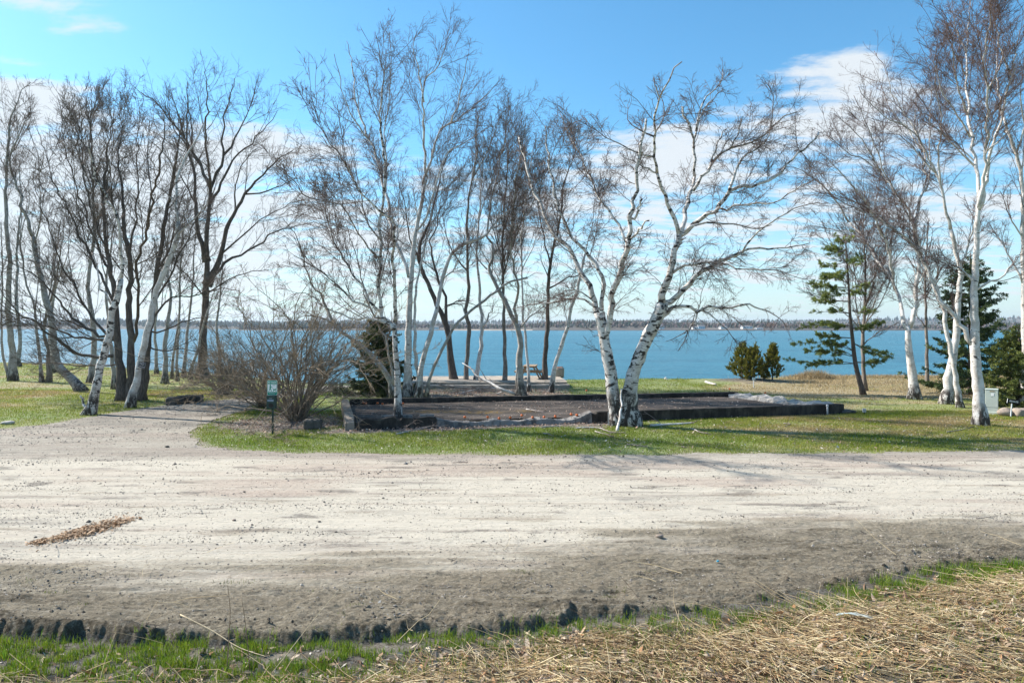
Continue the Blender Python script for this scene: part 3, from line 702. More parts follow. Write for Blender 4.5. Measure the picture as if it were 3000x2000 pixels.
# ---- the leaning V of two white trunks in front of the foundation
tree('birch_tree', 'white birch with two trunks leaning apart in a V before the foundation front wall', 'tree', 1245, [
    [(40, 33, '1814,1243 1803,1200 1796,1154 1787,1082 1774,1014 1764,954 1756,915'),
     (24, 9, '1760,935 1740,878 1723,835 1698,784 1681,750 1655,715 1629,690 1600,640 1570,570 1540,480 1520,400'),
     (19, 5, '1763,910 1766,835 1757,797 1732,755 1705,722 1672,688 1633,616 1619,560 1608,470 1598,370'),
     (27, 22, '1772,1010 1785,930 1793,880 1800,850 1813,805 1824,765 1830,736 1839,700'),
     (12, 3, '1835,712 1825,690 1818,664 1791,626 1758,578 1729,521 1696,444 1662,387 1640,330'),
     (19, 9, '1839,700 1844,674 1853,602 1863,554 1870,497 1880,411 1894,350'),
     (11, 8, '1850,640 1861,640 1872,605 1880,583'),
     (11, 6, '1841,712 1860,690 1873,674 1890,656 1901,645'),
     (10, 3, '1757,905 1720,884 1690,868 1650,880 1610,886 1560,892 1500,905'),
     (8, 2, '1745,885 1700,852 1660,850 1620,868 1560,895')],
    [(46, 36, '1850,1239 1845,1175 1851,1111 1872,1048 1898,988 1923,937 1940,890'),
     (30, 23, '1940,890 1953,835 1966,793 1974,750 1984,715 1992,688'),
     (19, 11, '1990,690 1987,674 1968,626 1949,578 1935,540 1925,507'),
     (12, 4, '1925,507 1918,463 1916,397 1918,339 1930,291 1949,248 1968,210 1996,181'),
     (8, 2, '1925,507 1887,492 1858,473 1825,459'),
     (8, 2, '1917,460 1897,459 1873,444 1830,430 1782,406 1743,382 1715,349'),
     (7, 2, '1916,400 1886,385 1844,358 1839,306'),
     (6, 3, '1932,285 1920,248 1914,226'),
     (6, 2, '1925,380 1947,339 1942,300 1936,270'),
     (20, 14, '1992,688 2007,640 2016,593 2030,559 2035,521'),
     (13, 9, '2035,521 2033,463 2032,411 2023,382 2007,339 1997,310'),
     (10, 3, '2032,415 2040,382 2054,334 2073,306 2102,277 2119,262'),
     (9, 4, '2038,385 2054,310 2066,290 2093,263 2112,239 2119,203'),
     (15, 4, '2030,559 2054,521 2078,492 2102,463 2140,435 2212,416 2255,382 2289,349 2336,325'),
     (8, 5, '2078,492 2097,435 2117,387 2128,378'),
     (8, 4, '2140,435 2158,405 2167,365 2172,349'),
     (6, 2, '2255,382 2263,340 2265,282 2246,243 2236,228'),
     (22, 6, '1992,690 2011,679 2030,655 2064,631 2097,612 2126,578 2140,559 2174,545 2222,540 2270,516 2317,473 2365,425 2399,387'),
     (14, 4, '2132,572 2143,535 2150,507 2169,473 2203,444 2246,406 2260,370'),
     (12, 3, '2030,655 2059,636 2090,618 2126,607 2174,602 2236,597 2279,588 2327,554 2394,521'),
     (11, 3, '2005,680 2045,655 2102,650 2164,660 2210,672 2262,660'),
     (26, 12, '1940,890 1983,869 2017,835 2046,805 2089,776 2131,758 2174,740'),
     (12, 3, '2150,752 2174,736 2222,726 2270,731 2317,722 2375,712'),
     (9, 3, '2174,738 2203,698 2246,660 2289,636 2341,602 2403,593'),
     (12, 3, '1966,802 1997,779 2045,772 2102,772 2150,784 2212,793 2284,793'),
     (19, 7, '1905,970 1925,945 1949,920 1983,899 2042,907 2093,899 2144,897 2195,890'),
     (7, 2, '2195,890 2238,907 2280,929 2310,960'),
     (8, 2, '2042,907 2038,937 2021,963 2004,1005 1985,1030'),
     (6, 2, '2021,963 1990,985 1950,1000'),
     (8, 2, '2059,910 2093,933 2136,971 2160,1010')]],
    style='sparse', mat=M_BIRCH_OLD, seed=3, d=23.0, spread=.33, low=1.6, t0=.6, dens=1.5)

# ---- the centre clump
tree('birch_tree', 'white birch rising inside the left end of the foundation, low limbs reaching left', 'tree', 1222, [
    [(25, 21, '1166,1224 1166,1152 1163,1080 1158,1023 1156,980 1156,940'),
     (17, 12, '1157,945 1159,889 1156,820 1152,760 1156,700 1148,640'),
     (17, 9, '1152,955 1130,935 1116,915 1113,841 1113,793 1115,700 1110,680 1116,622 1125,526 1122,430'),
     (10, 3, '1122,430 1115,335 1125,239 1115,167 1103,110 1097,92'),
     (18, 12, '1156,965 1135,947 1106,936 1073,948'),
     (13, 3, '1140,950 1106,935 1068,937 1025,930 991,916 958,905 924,875 890,860 850,866'),
     (12, 3, '1116,915 1082,880 1068,850 1030,793 1001,755 987,722 958,646 953,574 910,540'),
     (10, 2, '1082,900 1040,880 1000,850 950,800 900,770 860,750'),
     (9, 3, '1148,640 1100,610 1050,553 1006,470 963,411 934,354 912,287'),
     (9, 2, '1113,700 1075,650 1053,560 1020,500 985,440'),
     (8, 2, '1113,760 1060,700 1006,610 958,588 896,574 860,530 829,483')],
    ], style='birch', mat=M_BIRCH_OLD, seed=5, d=23.3, t0=.75, low=.9, dens=1.0, size=1.1)
tree('birch_tree', 'thick tall white birch standing close behind the foundation back wall', 'tree', 1157, [
    [(26, 20, '1193,1157 1195,1057 1197,956 1202,841 1207,775 1212,730 1216,679 1230,617 1242,555 1250,516'),
     (17, 8, '1199,812 1178,750 1154,693 1140,622 1130,564 1106,468 1082,411 1044,306 1039,230'),
     (7, 2, '1039,230 1030,190 1025,153 1015,120'),
     (12, 4, '1250,516 1242,454 1242,383 1240,287 1245,230 1273,210 1297,158 1321,96'),
     (7, 2, '1242,300 1225,200 1210,140 1222,90'),
     (12, 4, '1240,540 1288,397 1321,363 1350,344 1398,306 1436,273 1460,239'),
     (8, 3, '1321,363 1340,316 1350,263 1364,191 1370,160'),
     (8, 3, '1130,564 1133,480 1125,400 1140,300 1146,200 1140,92'),
     (8, 2, '1082,411 1050,370 1010,300 990,200 980,160'),
     (9, 3, '1216,679 1250,640 1272,560 1297,478 1317,445 1350,426 1398,397 1441,368')],
    [(14, 8, '1217,1160 1226,1104 1218,1066 1214,985 1216,900 1222,830 1240,740 1262,640 1270,560')],
    ], style='birch', seed=8, d=32.5, t0=.6, size=1.35, dens=.85)
tree('birch_tree', 'birch trunk bent far to the left in front of the dark spruce', 'tree', 1152, [
    [(19, 12, '1158,1154 1142,1119 1125,1080 1101,1052 1063,1018 1034,994 1006,975 977,947 958,908'),
     (10, 4, '958,908 943,865 915,832 890,760 868,700 830,640'),
     (11, 4, '1154,1128 1144,1056 1130,999 1111,956 1082,900 1062,820 1040,740 1012,650'),
     (8, 3, '977,947 940,930 900,925 870,935')],
    ], style='birch', mat=M_BIRCH_GREY, seed=11, d=31.5, t0=.7, dens=.7)
tree('birch_tree', 'white birch leaning right with long arched trunk behind the foundation', 'tree', 1158, [
    [(18, 13, '1226,1157 1233,1080 1250,1013 1266,956 1283,889 1297,817 1309,770 1331,736 1364,712 1407,698'),
     (12, 3, '1407,698 1441,669 1452,646 1508,607 1540,560 1580,520'),
     (6, 2, '1364,712 1400,640 1420,560'),
     (6, 2, '1297,817 1330,790 1350,740 1360,690')],
    ], style='birch', seed=13, d=32, t0=.75)
tree('birch_tree', 'slender grey birch leaning steeply right in front of dark trunk', 'tree', 1157, [
    [(11, 6, '1247,1157 1264,1095 1288,1037 1312,990 1331,956 1364,923 1398,894 1446,860 1489,827 1546,813'),
     (5, 2, '1364,923 1350,890 1320,895 1290,910'),
     (4, 2, '1446,860 1480,800 1520,760')],
    ], style='sparse', mat=M_BIRCH_GREY, seed=14, d=31.8, t0=.5, dens=.9)
tree('bare_tree', 'dark crooked bare tree forking low beside the leaning white birch', 'tree', 1126, [
    [(24, 15, '1333,1126 1321,1057 1314,985 1302,937 1278,889 1259,841 1245,808 1230,770 1226,736 1240,688 1259,650'),
     (15, 9, '1307,945 1304,890 1302,856 1283,813 1269,760 1262,700 1290,620 1300,540'),
     (9, 3, '1259,650 1280,560 1300,480 1340,400'),
     (8, 3, '1230,770 1200,700 1190,620 1170,540'),
     (7, 2, '1302,900 1340,880 1370,885 1400,900')],
    ], style='thin', mat=M_DARK, seed=17, d=39, t0=.6, size=1.3)
tree('bare_tree', 'slim dark wavy bare trunk left of the picnic platform birches', 'tree', 1128, [
    [(15, 9, '1362,1128 1367,1057 1376,961 1367,918 1371,841 1369,793 1369,698 1369,622 1383,526 1400,445'),
     (7, 3, '1369,793 1350,770 1330,740 1316,712 1300,640 1310,560'),
     (6, 2, '1383,526 1420,460 1450,390 1470,330'),
     (5, 2, '1400,445 1395,380 1410,310')],
    ], style='thin', mat=M_GREYBARK, seed=19, d=38.6, t0=.45, size=1.25)
tree('birch_tree', 'white birch with a cut forked stub, behind the fallen white limb', 'tree', 1128, [
    [(14, 9, '1395,1128 1403,1057 1412,985 1415,946 1407,889 1405,841 1398,793 1398,722 1402,650 1412,520 1420,400'),
     (10, 7, '1414,958 1425,938 1436,918 1443,898 1447,878'),
     (6, 2, '1402,650 1430,560 1460,470 1500,350'),
     (5, 2, '1412,520 1395,430 1400,340')],
    ], style='birch', seed=23, d=38.4, t0=.5, size=1.2, dens=.8)
tree('bare_tree', 'straight dark bare trunk left of the picnic table', 'tree', 1130, [
    [(14, 9, '1479,1130 1479,1033 1477,937 1474,841 1472,746 1474,679 1480,560 1490,450'),
     (6, 2, '1474,760 1450,690 1435,600 1450,480'),
     (6, 2, '1474,679 1500,600 1530,500 1535,400'),
     (4, 2, '1490,450 1480,380 1495,310')],
    ], style='thin', mat=M_GREYBARK, seed=25, d=38, t0=.4, size=1.3)
tree('birch_tree', 'gnarled grey birch with a burl on its trunk just behind the back wall', 'tree', 1153, [
    [(24, 15, '1527,1153 1522,1057 1525,994 1513,947 1493,913 1479,880 1455,841 1441,808 1427,789 1446,755 1441,712'),
     (13, 6, '1513,947 1513,880 1517,841 1508,793 1501,736 1498,679 1510,550 1530,430 1540,360'),
     (8, 3, '1525,960 1545,935 1565,918 1608,889 1650,880'),
     (9, 3, '1441,712 1427,679 1440,590 1460,500 1480,400 1500,300'),
     (6, 2, '1498,679 1560,600 1600,500 1640,400'),
     (6, 2, '1427,789 1400,760 1380,720 1370,660')],
    [(9, 7, '1513,1153 1514,1110 1517,1070')],
    ], style='birch', mat=M_BIRCH_GREY, seed=27, d=33, t0=.7, size=1.15)
tree('birch_tree', 'thin pale birch right beside the gnarled burl birch', 'tree', 1143, [
    [(10, 6, '1551,1143 1546,1057 1539,985 1532,937 1532,880 1529,793 1527,698 1545,560 1560,440'),
     (5, 2, '1529,793 1570,700 1600,620 1620,520'),
     (4, 2, '1527,698 1500,600 1490,520')],
    ], style='birch', seed=29, d=35, t0=.5, size=1.15, dens=.8)
tree('bare_tree', 'dark bare trunk between the picnic table and the broken post', 'tree', 1128, [
    [(17, 11, '1594,1128 1599,1033 1603,937 1608,841 1611,770 1623,722 1640,640 1650,540'),
     (8, 3, '1607,845 1651,822 1694,803 1730,790'),
     (7, 2, '1611,770 1590,680 1580,580 1600,460'),
     (6, 2, '1650,540 1680,460 1700,380')],
    ], style='thin', mat=M_DARK, seed=31, d=38.6, t0=.5, size=1.3)
tree('birch_tree', 'slim white birch leaning right at the right end of the platform', 'tree', 1147, [
    [(14, 7, '1611,1147 1627,1076 1644,1013 1661,961 1670,918 1685,865 1699,817 1715,740'),
     (5, 2, '1661,961 1658,930 1650,890 1640,860'),
     (5, 2, '1664,950 1690,955 1720,962 1740,975'),
     (5, 2, '1715,740 1735,650 1745,560')],
    ], style='sparse', seed=33, d=34.6, t0=.6, dens=1.2)

# ---- the left group
tree('maple_tree', 'big dark tree of several trunks fanning out beside the gravel path', 'tree', 1172, [
    [(29, 19, '358,1173 356,1104 347,1033 342,961 337,889 330,817 316,746 306,670 301,574'),
     (12, 4, '301,574 311,478 325,383 335,310'),
     (16, 4, '332,1042 287,1042 230,1040 187,1013 148,980 105,942 57,918 14,870 -20,830'),
     (13, 3, '336,994 287,994 230,985 177,970 120,951 86,932 40,935 -10,945'),
     (15, 4, '338,985 282,982 239,956 206,918 177,889 143,841 110,808 62,789 0,755'),
     (12, 3, '342,1000 280,940 235,870 190,790 150,690 120,600 90,520'),
     (12, 3, '335,889 290,800 250,720 200,620 160,540 130,440 110,380'),
     (10, 3, '330,817 280,700 240,600 210,500 190,420 180,330'),
     (10, 3, '316,746 275,640 250,540 240,430 235,330'),
     (8, 3, '301,574 275,480 265,380 268,290'),
     (8, 2, '345,1066 290,1071 230,1071 170,1062 110,1068 60,1060')],
    [(27, 17, '384,1173 383,1080 383,985 378,889 383,817 378,746 363,680 359,574'),
     (10, 3, '359,574 350,480 355,380 350,300'),
     (10, 3, '378,746 395,650 405,540 400,430 410,330'),
     (9, 3, '363,680 330,590 320,480 300,380'),
     (13, 8, '392,1000 400,960 407,865 398,817 407,746 430,674 445,598 469,478'),
     (8, 3, '469,478 480,400 478,330'),
     (8, 3, '430,674 440,560 430,450 440,350')],
    [(26, 15, '412,1173 426,1080 435,985 450,889 459,793 473,722 482,650 500,560 515,470'),
     (8, 3, '515,470 525,400 540,340'),
     (10, 3, '441,945 497,875 574,865 640,845 700,850'),
     (10, 3, '450,889 500,800 540,720 580,640 610,560'),
     (8, 3, '459,793 500,720 520,620 550,530 560,450'),
     (9, 2, '437,970 480,970 540,940 590,930 650,930'),
     (8, 2, '430,1010 480,1030 540,1020 600,1035')],
    ], style='maple', seed=41, d=30.8, t0=.5, dens=.95, size=1.0, spread=.4)
tree('maple_tree', 'tall dark tree with a wide rounded crown beyond the path', 'tree', 1104, [
    [(28, 20, '593,1104 593,1033 598,937 605,841 607,770 605,717 612,622 617,550'),
     (15, 3, '617,552 593,493 564,445 540,407 507,359 469,311 406,268'),
     (14, 4, '617,550 636,507 655,454 655,383 665,311 689,230'),
     (13, 3, '612,600 650,540 679,478 717,430 765,383 813,325'),
     (12, 3, '617,560 610,470 605,380 610,290 600,210'),
     (10, 3, '655,454 700,390 730,320 745,270'),
     (9, 3, '540,407 520,330 500,260'),
     (9, 3, '564,445 560,350 540,280')],
    [(15, 8, '606,760 590,710 579,670 574,598 569,502 550,430 548,335 550,239'),
     (7, 2, '574,598 530,520 480,450 430,400'),
     (7, 2, '550,430 510,380 490,320 470,280')],
    [(19, 8, '606,830 617,817 646,746 660,679 689,622 717,569 765,516 813,469 860,440'),
     (13, 3, '622,810 670,765 746,722 803,683 851,665 909,655 940,660'),
     (8, 2, '689,622 690,540 710,480 760,430'),
     (8, 2, '717,569 780,560 830,540 880,520'),
     (8, 2, '646,746 710,690 760,650 820,610 880,590'),
     (7, 2, '605,880 560,820 520,780 470,750'),
     (7, 2, '605,860 650,830 720,800 790,790')],
    ], style='maple', seed=43, d=44, t0=.55, size=1.35, dens=.8, spread=.4)
tree('birch_tree', 'white birch with dark knotty foot and short stub nearest the road', 'tree', 1215, [
    [(27, 16, '258,1214 275,1167 287,1104 299,1057 316,994 325,927 330,899 344,870 354,817'),
     (14, 5, '354,817 356,770 352,698 345,650 342,622 306,574 282,507 261,421'),
     (10, 4, '330,899 306,860 292,832 285,790 270,740'),
     (12, 6, '256,1195 246,1190 240,1170 236,1158')],
    ], style='sparse', mat=M_BIRCH_OLD, seed=47, d=25.8, t0=.7, low=1.3)
tree('birch_tree', 'pale leaning birch carrying the small black notice', 'tree', 1194, [
    [(21, 14, '380,1193 392,1143 406,1090 423,1009 435,956 450,889 469,827 493,765 517,703 521,650'),
     (12, 5, '521,650 516,598 519,526 536,473 560,435 583,397 598,359'),
     (8, 3, '519,690 540,670 564,646 598,607 612,574 606,520'),
     (6, 2, '536,473 520,440 500,420 470,400'),
     (6, 2, '516,598 480,560 450,540 420,500')],
    ], style='sparse', seed=49, d=28, t0=.75, dens=1.1)
tree('birch_tree', 'grey birch whose trunk leans hard left over the lawn', 'tree', 1144, [
    [(27, 17, '239,1143 206,1109 172,1071 158,1023 153,961 139,899 127,841 115,793 100,722 96,693'),
     (15, 4, '96,693 57,574 33,478 50,400 60,340'),
     (8, 3, '139,899 150,830 165,760 170,690'),
     (7, 2, '100,722 120,620 115,520 130,440')],
    ], style='thin', mat=M_BIRCH_GREY, seed=51, d=35.5, t0=.65, size=1.1)
tree('birch_tree', 'forked grey birch at the far left with a thin second stem', 'tree', 1115, [
    [(21, 13, '38,1114 36,1033 29,961 24,889 29,793 21,698 19,622 19,478 29,359'),
     (7, 3, '29,359 45,310 60,270 90,240'),
     (6, 2, '19,478 50,410 80,340 90,300')],
    [(9, 5, '31,1099 14,1066 5,1009 4,930 8,800 2,650')],
    ], style='thin', mat=M_BIRCH_GREY, seed=53, d=42, t0=.5, size=1.5)
tree('birch_tree', 'distant birch near the water edge behind the far left fork', 'tree', 1072, [
    [(13, 8, '55,1071 57,985 50,913 48,817 50,722 60,600 55,480'), (5, 2, '50,722 80,620 85,520')],
    ], style='thin', mat=M_BIRCH_GREY, seed=55, d=57, t0=.5, size=1.6, dens=.6)
tree('birch_tree', 'thin pale birch leaning left on the lawn, paired with a darker stem', 'tree', 1119, [
    [(11, 6, '123,1119 117,1047 108,985 103,913 86,856 72,808 60,700 65,600'), (5, 2, '103,913 112,820 105,720')],
    ], style='thin', mat=M_BIRCH_GREY, seed=57, d=41, t0=.5, size=1.2, dens=.7)
tree('bare_tree', 'short dark stem just right of the thin leaning birch', 'tree', 1119, [
    [(13, 7, '142,1119 141,1033 131,985 135,920 158,841 163,746 180,640'), (5, 2, '131,985 120,930 118,880')],
    ], style='thin', mat=M_GREYBARK, seed=59, d=41, t0=.5, size=1.1, dens=.7)
tree('birch_tree', 'distant birch at the lawn edge half hidden by the hard leaning trunk', 'tree', 1089, [
    [(14, 8, '163,1088 152,1040 148,1009 150,930 160,850 175,760 190,650'), (5, 2, '160,850 190,770 210,690')],
    ], style='thin', mat=M_BIRCH_GREY, seed=61, d=50, t0=.5, size=1.4, dens=.6)
tree('birch_tree', 'upright grey birch in mid lawn left of the knotty white birch', 'tree', 1121, [
    [(19, 11, '268,1121 273,1057 275,985 268,913 258,841 268,746 277,674 270,500'),
     (6, 2, '270,500 265,400 280,300 290,250'), (6, 2, '277,674 310,560 330,420 320,290'), (6, 2, '270,560 230,450 200,380 170,290')],
    ], style='thin', mat=M_BIRCH_GREY, seed=63, d=40.5, t0=.5, size=1.4)
tree('birch_tree', 'slender birch squeezed behind the left trunk of the dark fanning tree', 'tree', 1138, [
    [(15, 9, '337,1138 330,1057 322,990 315,900 312,820 330,700 345,600'), (5, 2, '312,820 290,740 280,660')],
    ], style='thin', mat=M_BIRCH_GREY, seed=65, d=36.5, t0=.6, size=1.1, dens=.6)
for args in (
    ('thin grey birch first to the right of the sign carrying trunk, at the water edge', 1095, '459,1095 457,1033 454,985 459,889 462,800 455,700', 11, 48, 71),
    ('thicker dark footed birch right of the small black notice', 1122, '483,1121 485,1057 483,1009 493,937 500,865 493,803 490,720 500,620', 17, 40, 73),
    ('thin straight birch immediately right of the dark footed one', 1108, '503,1107 509,1033 524,937 528,841 532,740 535,640', 8, 43.5, 75),
    ('second thin straight birch, closer to the dark footed birch than the leaning one', 1114, '520,1114 519,1033 524,956 526,860 530,760 540,660', 9, 42, 77),
    ('pale thin birch bending right, left of the wide crowned dark tree', 1103, '538,1102 545,1009 555,918 564,817 570,720 580,620', 11, 44.5, 79),
    ('short birch leaning right at the foot of the wide crowned dark tree', 1110, '557,1109 564,1071 579,1033 590,980 612,900 640,820', 11, 43, 81),
    ('grey birch seen through the brown thicket right of the wide crowned tree', 1095, '640,1095 642,1040 636,970 640,900 650,820 655,740', 12, 48, 83),
):
    lb, bv, pts, wd, dd, sd = args
    tree('birch_tree', lb, 'tree', bv, [[(wd, wd * .45, pts)]], style='thin', mat=M_BIRCH_GREY, seed=sd, d=dd, t0=.5, size=1.2, dens=.7)

# ---- the right group
tree('birch_tree', 'white birch forking at waterline height right of the young pine', 'tree', 1168, [
    [(30, 25, '2680,1169 2673,1096 2664,1034 2660,989 2661,955'),
     (17, 10, '2657,965 2646,918 2629,873 2615,829 2593,788 2571,762 2548,721 2513,677 2486,650'),
     (9, 3, '2486,650 2450,590 2414,545 2370,513 2321,491 2280,500'),
     (12, 8, '2622,850 2611,770 2597,708 2584,677 2555,620 2513,563'),
     (8, 3, '2513,563 2468,513 2430,470 2390,440'),
     (7, 2, '2548,721 2490,690 2430,670 2370,660'),
     (20, 13, '2664,960 2673,945 2684,900 2687,829 2689,762 2687,708 2680,650'),
     (13, 5, '2684,690 2673,643 2646,594 2615,549 2579,504 2535,469 2472,442 2423,393'),
     (14, 6, '2680,660 2696,589 2709,549 2709,491 2704,446 2687,402 2680,340 2690,270'),
     (8, 3, '2712,560 2727,482 2722,402 2727,313 2731,246 2720,190'),
     (8, 3, '2646,594 2600,520 2560,420 2530,340 2500,280'),
     (8, 3, '2704,446 2660,380 2610,320 2580,250'),
     (8, 2, '2579,504 2540,430 2500,380 2450,340')],
    ], style='birch', seed=87, d=31.4, t0=.9, size=1.2, dens=.95)
tree('birch_tree', 'straight white birch rising from behind the crossing thin stem', 'tree', 1181, [
    [(28, 15, '2771,1181 2780,1096 2796,1016 2803,940 2809,851 2812,793 2798,730 2785,672'),
     (13, 5, '2785,672 2765,603 2756,549 2740,504 2713,446 2673,388 2624,357 2566,321 2513,254'),
     (10, 4, '2812,793 2834,739 2843,704 2860,640 2880,560'),
     (9, 3, '2756,549 2750,450 2760,350 2740,250 2745,150'),
     (8, 3, '2713,446 2670,360 2620,280 2590,200 2560,150'),
     (8, 3, '2740,504 2690,450 2640,400 2580,390')],
    ], style='birch', seed=89, d=29.5, t0=.7, size=1.25, dens=.85)
tree('birch_tree', 'thin white birch crossing in front of its straight neighbour and arching left', 'tree', 1193, [
    [(17, 10, '2816,1192 2798,1096 2785,1029 2776,971 2767,909 2749,864 2731,820 2709,775 2682,730 2646,690'),
     (9, 3, '2646,690 2602,659 2548,612 2504,594 2450,570 2400,560'),
     (7, 2, '2709,775 2690,700 2660,630 2620,560')],
    ], style='birch', seed=91, d=28.1, t0=.7, size=1.1)
tree('birch_tree', 'tallest white birch standing alone on the lawn beside the utility cabinet', 'tree', 1245, [
    [(35, 27, '2872,1244 2865,1141 2858,1052 2855,962 2855,873 2858,806 2861,717 2863,650 2866,600'),
     (16, 6, '2868,600 2865,536 2856,487 2843,402 2834,335 2832,223 2832,156 2838,67 2843,0 2850,-80'),
     (15, 6, '2866,610 2883,527 2888,446 2892,357 2892,268 2885,179 2896,89 2906,0 2915,-80'),
     (17, 6, '2866,615 2883,555 2896,469 2932,357 2959,246 2968,179 2995,89 3010,20'),
     (9, 4, '2962,220 2932,134 2914,67 2901,13 2895,-60'),
     (21, 10, '2850,1010 2829,971 2807,945 2789,918 2767,891 2745,850 2727,820 2704,750'),
     (10, 3, '2704,750 2673,712 2624,672 2560,635 2480,595 2400,560'),
     (12, 4, '2857,835 2847,815 2816,788 2780,770 2745,757 2709,730 2660,700'),
     (11, 4, '2860,848 2870,842 2896,829 2937,806 2968,775 2977,753 3000,744'),
     (9, 3, '2843,402 2800,330 2760,270 2740,180 2750,100'),
     (9, 3, '2834,335 2800,230 2790,130 2770,50'),
     (9, 3, '2856,487 2800,430 2760,390 2700,350'),
     (8, 3, '2832,223 2790,140 2770,90'),
     (8, 3, '2892,268 2930,190 2940,100'),
     (8, 3, '2888,446 2920,420 2960,380 3000,330'),
     (8, 3, '2832,156 2800,80 2790,0')],
    ], style='birch', seed=93, d=23.0, t0=.85, size=1.1, dens=1.0)
tree('birch_tree', 'white birch at the right edge with its foot behind the dark spruce', 'tree', 1180, [
    [(24, 17, '3004,1182 3003,1000 3000,850 2998,696 2995,536 2977,446 2950,379'),
     (10, 4, '2950,379 2930,300 2920,200 2930,90'),
     (8, 3, '2977,446 3000,380 2990,280 3000,180'),
     (10, 4, '2997,830 2960,760 2930,700 2900,660'),
     (7, 2, '2998,696 2960,640 2930,560')],
    ], style='birch', seed=95, d=28.5, t0=.5, size=1.2)
tree('bare_tree', 'thin brown bare trunk between the forked birch and the spruce', 'tree', 1133, [
    [(12, 6, '2717,1132 2717,1050 2713,918 2709,829 2715,740 2720,640'), (5, 2, '2713,960 2690,930 2670,900 2650,890'), (5, 2, '2711,870 2740,820 2750,760')],
    ], style='thin', mat=M_GREYBARK, seed=97, d=38, t0=.4, size=1.1, dens=.9)
tree('bare_tree', 'bare grey young tree growing against the right side of the young pine', 'tree', 1142, [
    [(13, 6, '2534,1142 2528,1052 2530,962 2535,873 2535,784 2530,717 2528,640 2535,560'),
     (6, 2, '2529,1000 2510,900 2505,820 2495,740'), (5, 2, '2530,962 2560,890 2590,830 2620,790'),
     (5, 2, '2535,873 2500,800 2460,740 2430,700'), (5, 2, '2533,900 2560,820 2580,740'), (5, 2, '2530,1010 2580,970 2620,950'),
     (5, 2, '2530,980 2480,920 2420,880 2370,860')],
    ], style='thin', mat=M_GREYBARK, seed=99, d=35.5, t0=.3, size=1.3, up=.04)


# ---- the brown shrubs by the path
def shrub(label, u, v, d, stems_n, rx, h, seed, lean=0.0, arc=1.0, group=None, name='shrub', cat='shrub', dens=1.0, tw=1.0):
    rs = np.random.default_rng(seed); base = np.array((X(u, d), d, 0.0))
    root = tag(empty(name, base), label, cat, group)
    K = 18; P = np.zeros((stems_n, K, 3)); Rr = np.zeros((stems_n, K)); tt = np.linspace(0, 1, K)
    a = rs.uniform(0, 2 * math.pi, stems_n); th = np.abs(rs.uniform(.02, 1, stems_n)) ** .75 * R(72) * rx
    dr = np.stack([np.cos(a) * np.sin(th) + lean, np.sin(a) * np.sin(th), np.cos(th)], 1); dr /= np.linalg.norm(dr, axis=1, keepdims=True)
    p = np.stack([np.cos(a) * .22 * rs.random(stems_n), np.sin(a) * .22 * rs.random(stems_n), np.full(stems_n, -.08)], 1)
    L = h * rs.uniform(.65, 1.1, stems_n) * (1 - .18 * np.sin(th))
    dr[:, 2] += .35; dr /= np.linalg.norm(dr, axis=1, keepdims=True)
    for k in range(K):
        P[:, k] = p
        dr = dr + rs.normal(0, .17, dr.shape); dr[:, 2] -= .075 * arc * np.sin(th) * (k > 2); dr[:, 2] += .10 * (p[:, 2] < .35)
        dr /= np.linalg.norm(dr, axis=1, keepdims=True); p = p + dr * (L / (K - 1))[:, None]
    r0 = rs.uniform(.016, .045, stems_n); Rr[:] = r0[:, None] + (.005 - r0[:, None]) * tt[None] ** .7
    S = STY['shrub']
    A1, B1 = spawn(P, Rr, S['l1'][0] * dens * .62, .22, 1, S['l1'][3], (S['l1'][1], .4), .55, .005, 6, .18, .05, rs)
    A2, B2 = spawn(A1, B1, S['l2'][0] * dens * .7, .1, 1, S['l2'][3], (S['l2'][1], .4), .6, .0038 * tw, 5, .2, .02, rs)
    A3, B3 = spawn(A2, B2, S['l3'][0] * dens * .6, .1, 1, S['l3'][3], (S['l3'][1], .4), .75, .0032 * tw, 3, .25, .0, rs)
    vt, ft, rt = join_tubes([(P, Rr, 7, True)])
    mesh_np('stem', vt, ft, M_SHRUB, root, attrs={'rad': rt, 'low': 0 * rt})
    v, f, r = join_tubes([(A1, B1, 4, False), (A2, B2, 3, False), (A3, B3, 3, False)])
    mesh_np('crown', v, f, M_SHRUB, root, attrs={'rad': r, 'low': 0 * r})
    return root


shrub('large bare brown shrub of many stems behind the pet waste post', 868, 1236, 24.3, 70, 1.0, 7.2, 5, arc=.75, dens=1.15)
shrub('brown tangled shrub with branches arching low over the path, left of the large one', 775, 1180, 28.2, 36, 1.2, 5.6, 9, lean=-.45, arc=1.15, dens=1.2)
shrub('low brown thicket at the path edge below the wide crowned tree', 655, 1140, 33.5, 56, 1.15, 3.6, 12, arc=1.1, dens=1.2)
shrub('low twiggy reddish brush on the beach side of the path, left of the spruce', 985, 1140, 33.5, 26, 1.0, 1.0, 15, dens=.9)
